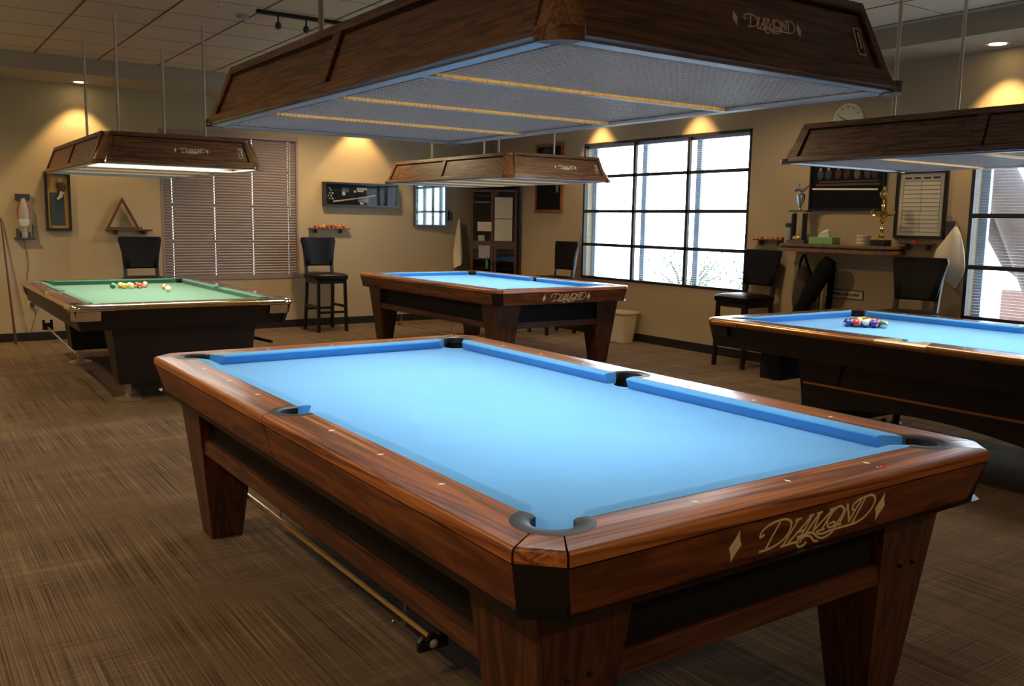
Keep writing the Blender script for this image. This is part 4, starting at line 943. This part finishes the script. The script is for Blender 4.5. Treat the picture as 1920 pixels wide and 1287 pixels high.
MB().bx(-W_/2,W_/2,-.118,-.10,1.05,1.09).build('door_rail','dkwood_x',t)
def onc(name,mat,x,y,z,sx,sy,sz,label,cat,rot=0):
    v=Matrix.Rotation(-PI/4,3,'Z')@Vector((x,y,0)); o=MB().box((0,0,sz/2),(sx,sy,sz)).build(name,mat,None,bevel=min(sx,sy,sz)*.08); o.location=(5.36+v.x,8.02+v.y,z); o.rotation_euler=(0,0,-PI/4+rot)
    return tag(o,label,cat)
onc('paper_sheet','paper',.14,-.125,1.44,.25,.003,.29,'upper cream paper sheet taped to the right cabinet door','paper')
onc('paper_sheet','paper',.14,-.125,1.13,.25,.003,.30,'lower cream paper sheet taped to the right cabinet door','paper')
onc('paper_sheet','paper',-.13,-.125,1.26,.20,.003,.13,'small cream notice on the left cabinet door','paper')
onc('card_box','paper',-.19,-.03,1.112,.09,.06,.09,'little cream box on the middle cabinet shelf','box')
onc('card_box','red',.04,-.03,1.112,.11,.06,.075,'small red box on the middle cabinet shelf','box')
onc('card_box','white',.165,-.03,1.112,.12,.06,.07,'small white box with red print on the middle cabinet shelf, right of the red one','box')
onc('paper_sheet','greyp',-.13,-.125,.88,.16,.003,.18,'grey notice on the lower left cabinet door','paper')
onc('crate','cuewood',.14,.02,2.0235,.30,.2,.02,'flat light wooden tray on top of the corner cabinet','tray')
t=thing('green_bottle','thin green bottle inside the lower part of the corner cabinet','bottle',(5.20,7.98,.742)); MB().lathe([(.02,0),(.02,.10),(.008,.13),(.008,.16),(.001,.16)],n=12).build('body',plain('green_glass',(.03,.3,.08),.2),t,smooth=True)
# ------------------------------------------------------------------ right wall
def rw(name,label,cat,y,z,group=None,x=X1): return thing(name,label,cat,(x,y,z),-PI/2,group)   # local -y points into the room; local x = -world y
def frame(t,w,h,fw,d,mat,inner,innermat,glass=False):
    MB().bx(-w/2,w/2,-d,0,0,fw).bx(-w/2,w/2,-d,0,h-fw,h).bx(-w/2,-w/2+fw,-d,0,fw,h-fw).bx(w/2-fw,w/2,-d,0,fw,h-fw).build('frame',mat,t,bevel=.003)
    MB().bx(-w/2+fw,w/2-fw,-d*.5,-d*.3,fw,h-fw).build(inner,innermat,t)
t=rw('portrait_painting','tall dark portrait in an orange wooden frame beside the large window','picture',7.09,1.53); frame(t,.60,.90,.035,.03,'orangewood','canvas','darkphoto')
MB().loft([[(x*w+c,-.016-y*.006,z) for x,y in [(math.cos(a),math.sin(a)) for a in [2*PI*k/14 for k in range(14)]]] for z,w,c in ((.66,.05,-.06),(.70,.10,-.06),(.78,.12,-.05),(.84,.08,-.05),(.86,.03,-.05))]).build('figure_head','dgrey',t,smooth=True)
MB().loft([[(x*w+c,-.016-y*.006,z) for x,y in [(math.cos(a),math.sin(a)) for a in [2*PI*k/14 for k in range(14)]]] for z,w,c in ((.45,.02,-.16),(.52,.05,-.15),(.60,.05,-.12),(.63,.03,-.1))]).build('figure_face','bluegrey',t,smooth=True)
hd=MB().loft([[(x*w+c,-.018-y*.008,z) for x,y in [(math.cos(a),math.sin(a)) for a in [2*PI*k/12 for k in range(12)]]] for z,w,c in ((.26,.02,.18),(.34,.035,.185),(.44,.045,.18),(.52,.04,.19),(.58,.02,.20))])
hd.build('figure_hand','skin',t,smooth=True)
t=rw('wall_clock','round pale wall clock above the trophy shelf','clock',2.53,2.37)
def disc(r,d0,d1,n=36): return MB().loft([[(r*math.cos(2*PI*k/n),-d0,r*math.sin(2*PI*k/n)) for k in range(n)],[(r*math.cos(2*PI*k/n),-d1,r*math.sin(2*PI*k/n)) for k in range(n)]])
disc(.155,0,.03).build('case','white',t,smooth=True); disc(.14,.03,.032).build('dial','paper',t)
MB().box((-.045,-.036,.02),(.10,.003,.008),(0,.42,0)).build('minute_hand','black',t); MB().box((.025,-.038,-.012),(.06,.003,.010),(0,.42,0)).build('hour_hand','black',t)
tk=MB()
for k in range(12): a=2*PI*k/12; tk.box((.122*math.cos(a),-.033,.122*math.sin(a)),(.02,.002,.005),(0,-a,0))
tk.build('hour_marks','black',t)
# shelf counter
t=rw('wall_counter','wooden wall counter with a dark stripe, carrying trophies','shelf',2.45,1.165)
P=[(-.58,0),(-.58,-.27),(-.55,-.30),(.52,-.30),(.57,-.25),(.57,0)]
MB().prism(P,[(.05,0),(.075,0)]).build('counter_top','tanwood',t,bevel=.002)
MB().prism([(x*.985,y*.985) for x,y in P],[(.032,0),(.05,0)]).build('dark_stripe','black',t)
MB().prism([(x,y) for x,y in P],[(.0,0),(.032,0)]).build('lower_band','tanwood',t,bevel=.002)
SZ=1.24
def trophy_column():
    t=thing('trophy','tall trophy with twin black columns and a silver figure on the wall counter','trophy',(5.40,2.86,SZ),-PI/2)
    MB().bx(-.10,.10,-.05,.05,0,.03).build('base','marble',t,bevel=.003); MB().sphere((0,-.03,.05),.035,12,8,(1.4,.6,.7)).build('ornament','gold',t,smooth=True)
    for x in (-.062,.062): MB().tube([(x,0,.03),(x,0,.27)],.024,14).build('column','black',t,smooth=True); 
    for x in (-.062,.062): MB().lathe([(.03,0),(.018,.015),(.02,.03),(.001,.035)],(x,0,.27),12).build('finial','gold',t,smooth=True)
    MB().bx(-.10,.10,-.04,.04,.295,.312).build('deck','marble',t,bevel=.002)
    MB().lathe([(.02,.312),(.012,.33),(.035,.40),(.045,.45),(.03,.47),(.001,.475)],n=14).build('cup','silver',t,smooth=True)
    MB().tube([(-.06,0,.50),(-.02,0,.51),(.03,0,.50),(.08,0,.53)],[.02,.022,.018,.008],8).tube([(0,0,.47),(.0,0,.51)],.012,6).tube([(-.08,0,.49),(.09,0,.545)],.004,6).sphere((-.035,0,.55),.018,10,8).build('player_figure','silver',t,smooth=True)
trophy_column()
t=thing('trophy','gold cup trophy on a black base at the right end of the wall counter','trophy',(5.42,2.00,SZ),-PI/2)
MB().bx(-.07,.07,-.05,.05,0,.055).build('base','black',t,bevel=.003)
MB().lathe([(.035,.055),(.02,.07),(.028,.09),(.014,.105),(.014,.13),(.026,.15),(.012,.17),(.013,.2),(.03,.22),(.015,.235)],n=16).build('stem','gold',t,smooth=True)
MB().lathe([(.012,.235),(.03,.25),(.075,.275),(.085,.30),(.07,.30),(.03,.29),(.001,.285)],n=20).build('bowl','gold',t,smooth=True)
for s in (1,-1): MB().tube(smoothline([(s*.06,0,.265),(s*.10,0,.27),(s*.115,0,.30),(s*.09,0,.32)],4),.005,6).build('handle','gold',t,smooth=True)
MB().lathe([(.012,.29),(.012,.33),(.022,.35),(.01,.37),(.012,.40),(.035,.43),(.04,.46),(.025,.48),(.012,.49),(.018,.51),(.001,.52)],n=16).build('upper_cup','gold',t,smooth=True)
t=thing('thermos','grey thermos with a black lid at the left end of the wall counter','thermos',(5.42,2.99,SZ)); MB().lathe([(.036,0),(.038,.02),(.038,.14),(.034,.15)],n=18).build('body','greyp',t,smooth=True); MB().lathe([(.038,.15),(.038,.185),(.03,.19),(.001,.19)],n=18).build('lid','dgrey',t,smooth=True)
t=thing('tissue_box','green tissue box with a tissue sticking out, on the wall counter','tissue box',(5.44,2.60,SZ),-PI/2); MB().bx(-.13,.13,-.06,.06,0,.065).build('box','greenbox',t,bevel=.004)
MB().loft([[(-.07,-.01,.065),(.06,-.012,.065),(.06,.012,.065),(-.07,.01,.065)],[(-.04,-.02,.10),(.05,-.02,.12),(.05,.02,.12),(-.03,.02,.10)],[(.0,-.004,.13),(.045,-.004,.14),(.04,.004,.14),(.01,.004,.13)]]).build('tissue','tissue',t,smooth=True)
t=thing('tape_roll','stack of pale rolls on the wall counter, left of the gold trophy','roll',(5.42,2.17,SZ)); 
for k in range(3): MB().lathe([(.025,0),(.058,0),(.062,.006),(.062,.026),(.058,.03),(.025,.03)],(0,0,k*.032),20).build('roll','paper',t,smooth=True)
# landscape picture
t=rw('poolroom_picture','wide dark photograph of players round a table, above the wall counter','picture',2.51,1.55); frame(t,.80,.52,.02,.03,'blackframe','photo','darkphoto')
MB().box((-.02,-.0165,.20),(.70,.003,.015),(0,.02,0)).build('white_streak','silver_ink',t)
MB().bx(-.30,.33,-.018,-.014,.262,.278).build('green_table_shape','bluegrey',t); MB().bx(-.33,.35,-.018,-.014,.232,.252).build('brown_rail_shape','redwood',t)
rr_=random.Random(9)
for k in range(7):
    x=-.29+.098*k+rr_.uniform(-.015,.015); h=rr_.uniform(.045,.06)
    MB().sphere((x,-.0165,.31+h*.5),.034,12,8,(1,.1,1.4)).build('figure_body',rr_.choice(['maroon','bluegrey','dgrey','marble']),t,smooth=True)
    MB().sphere((x,-.0165,.335+h),.015,10,8,(1,.15,1.2)).build('figure_head','skin',t,smooth=True)
t=rw('framed_chart','black framed cream chart with ruled lines, right of the gold trophy','chart',1.76,1.31); frame(t,.47,.59,.028,.03,'blackframe','chart_paper','paper')
ln=MB(); 
for k in range(13): ln.bx(-.17,.17,-.0165,-.0148,.06+k*.036,.062+k*.036)
for x in (-.17,-.0,.17): ln.bx(x-.0008,x+.0008,-.0165,-.0148,.06,.495)
for x in (-.13,-.045,.045,.13): ln.bx(x-.03,x+.03,-.0165,-.0148,.512,.528)
ln.build('ruled_lines','dgrey',t)
t=rw('wall_holder','small black holder with a chrome top beside the framed chart','holder',1.475,1.345); MB().bx(-.03,.03,-.05,0,0,.12).build('body','dgrey',t,bevel=.005); MB().lathe([(.001,.12),(.02,.12),(.014,.16),(.001,.17)],(0,-.03,0),12).build('top','silver',t,smooth=True)
chalkshelf((X1,3.34,1.255),-PI/2,'narrow wooden chalk shelf at the left end of the wall counter',.18,2)
chalkshelf((X1,1.745,1.262),-PI/2,'narrow wooden chalk shelf below the framed chart',.15,3)
for k,c_ in enumerate(('yellow','red','yellow','orange','red','maroon')):
    o=MB().box((0,0,.011),(.022,.022,.022)).build('chalk_cube',BM[(c_,0)],None,bevel=.002); o.location=(X1-.045,3.50-k*.065,1.269); tag(o,f'tiny {c_} chalk cube left of the wall counter, '+['first','second','third','fourth','fifth','sixth'][k]+' from the window','chalk','chalk cubes left of the wall counter')
o=MB().box((0,0,.011),(.022,.022,.022)).build('chalk_cube',BM[('red',0)],None,bevel=.002); o.location=(X1-.045,1.78,1.276); tag(o,'tiny red chalk cube on the shelf below the framed chart','chalk')
t=rw('acrylic_strip','long clear plastic strip fixed to the wall below the counter','strip',2.20,1.03); MB().bx(-.26,.26,-.012,.002,0,.03).build('strip','greyp',t,bevel=.002)
t=rw('acrylic_strip','short clear plastic strip on the wall left of the hanging bags','strip',2.99,1.035); MB().bx(-.07,.07,-.012,0,0,.03).build('strip','greyp',t,bevel=.002)
# sign
t=rw('wall_sign','small white rectangular sign with a line of black text low on the wall','sign',2.465,.735)
MB().bx(-.205,.205,-.008,0,0,.085).build('plate','black',t); MB().bx(-.198,.198,-.010,-.008,.007,.078).build('face','paper',t)
text_obj('text','ALL TABLES NO SMOKING','x' and .033,'black',t,(0,-.0105,.043),(PI/2,0,0)) if False else None
rr_=random.Random(4); tx=MB(); x=-.17
while x<.16:
    wv=rr_.uniform(.008,.016); tx.bx(x,x+wv,-.0112,-.010,.03,.052+rr_.uniform(0,.006)); x+=wv+rr_.choice([.004,.004,.004,.014])
tx.build('illegible_text','dgrey',t)
# bags on hooks
M['bagbrown']=plain('brown_patterned_bag',(.05,.035,.022),.8)
t=thing('backpack','brown patterned shoulder bag hanging from a hook under the wall counter','bag',(X1-.05,2.86,.0),-PI/2)
L=[]
for z,w,d_ in ((.56,.05,.04),(.60,.09,.07),(.72,.10,.09),(.85,.09,.08),(.97,.06,.05),(1.02,.03,.03)): L.append([(w*math.cos(2*PI*k/14),-.05+d_*math.sin(2*PI*k/14),z) for k in range(14)])
MB().loft(L).build('bag_body','bagbrown',t,smooth=True)
MB().tube(smoothline([(-.05,-.06,.95),(-.03,-.06,1.08),(.0,-.05,1.13),(.03,-.06,1.08),(.10,-.06,.95)],5),.011,6).build('strap','bagcloth',t,smooth=True)
MB().tube([(.0,.05,1.14),(0,-.05,1.13),(0,-.055,1.15)],.004,6).build('hook','steel',t)
t=thing('cue_case','long black cue case leaning under the wall counter','cue case',(X1-.20,2.60,.0),-PI/2)
L=[]
for q,w in ((0,.05),(.1,.06),(.6,.06),(.68,.085),(.95,.09),(1.0,.06)):
    x=-.42+.56*q; z=.06+1.06*q*.98; L.append([(x+w*math.cos(a)*.92,-.05+.045*math.sin(a)-.12*(1-q),z-w*math.cos(a)*.45) for a in [2*PI*k/14 for k in range(14)]])
MB().loft(L).build('case_body','bagcloth',t,smooth=True)
t=thing('cue_case','slim black cue tube hanging upright behind the leaning case','cue case',(X1-.03,2.62,.30),-PI/2)
MB().tube([(0,-.02,.0),(.03,-.02,.45),(.04,-.02,.72)],[.02,.03,.035],10).build('case_body','bagcloth',t,smooth=True)
MB().tube(smoothline([(.04,-.02,.72),(-.02,-.03,.82),(-.05,-.03,.72),(-.08,-.03,.35),(-.06,-.02,.1)],5),.008,6).build('strap','bagcloth',t,smooth=True)
# waste bin
t=thing('waste_bin','cream plastic waste bin against the wall beside the far blue table','bin',(5.42,5.36,0),-PI/2)
L=[]
def rr2(w,d_,z,r=.05):
    P=[]
    for cx,cy,a0 in ((w-r,d_-r,0),(-w+r,d_-r,90),(-w+r,-d_+r,180),(w-r,-d_+r,270)):
        for k in range(4): a=math.radians(a0+30*k); P.append((cx+r*math.cos(a),cy+r*math.sin(a),z))
    return P
MB().loft([rr2(.135,.095,0),rr2(.175,.13,.34),rr2(.19,.145,.345),rr2(.19,.145,.365),rr2(.168,.123,.365),rr2(.13,.09,.02)]).build('body','bucket',t,smooth=True)
t=thing('cue_stick','brown cue leaning against the back wall at the left edge of the picture','cue',(-.66,8.25,0)); MB().tube([(0,0,0),(-.06,.2,1.35)],[.015,.007],10).build('shaft','dkwood_y',t,smooth=True)
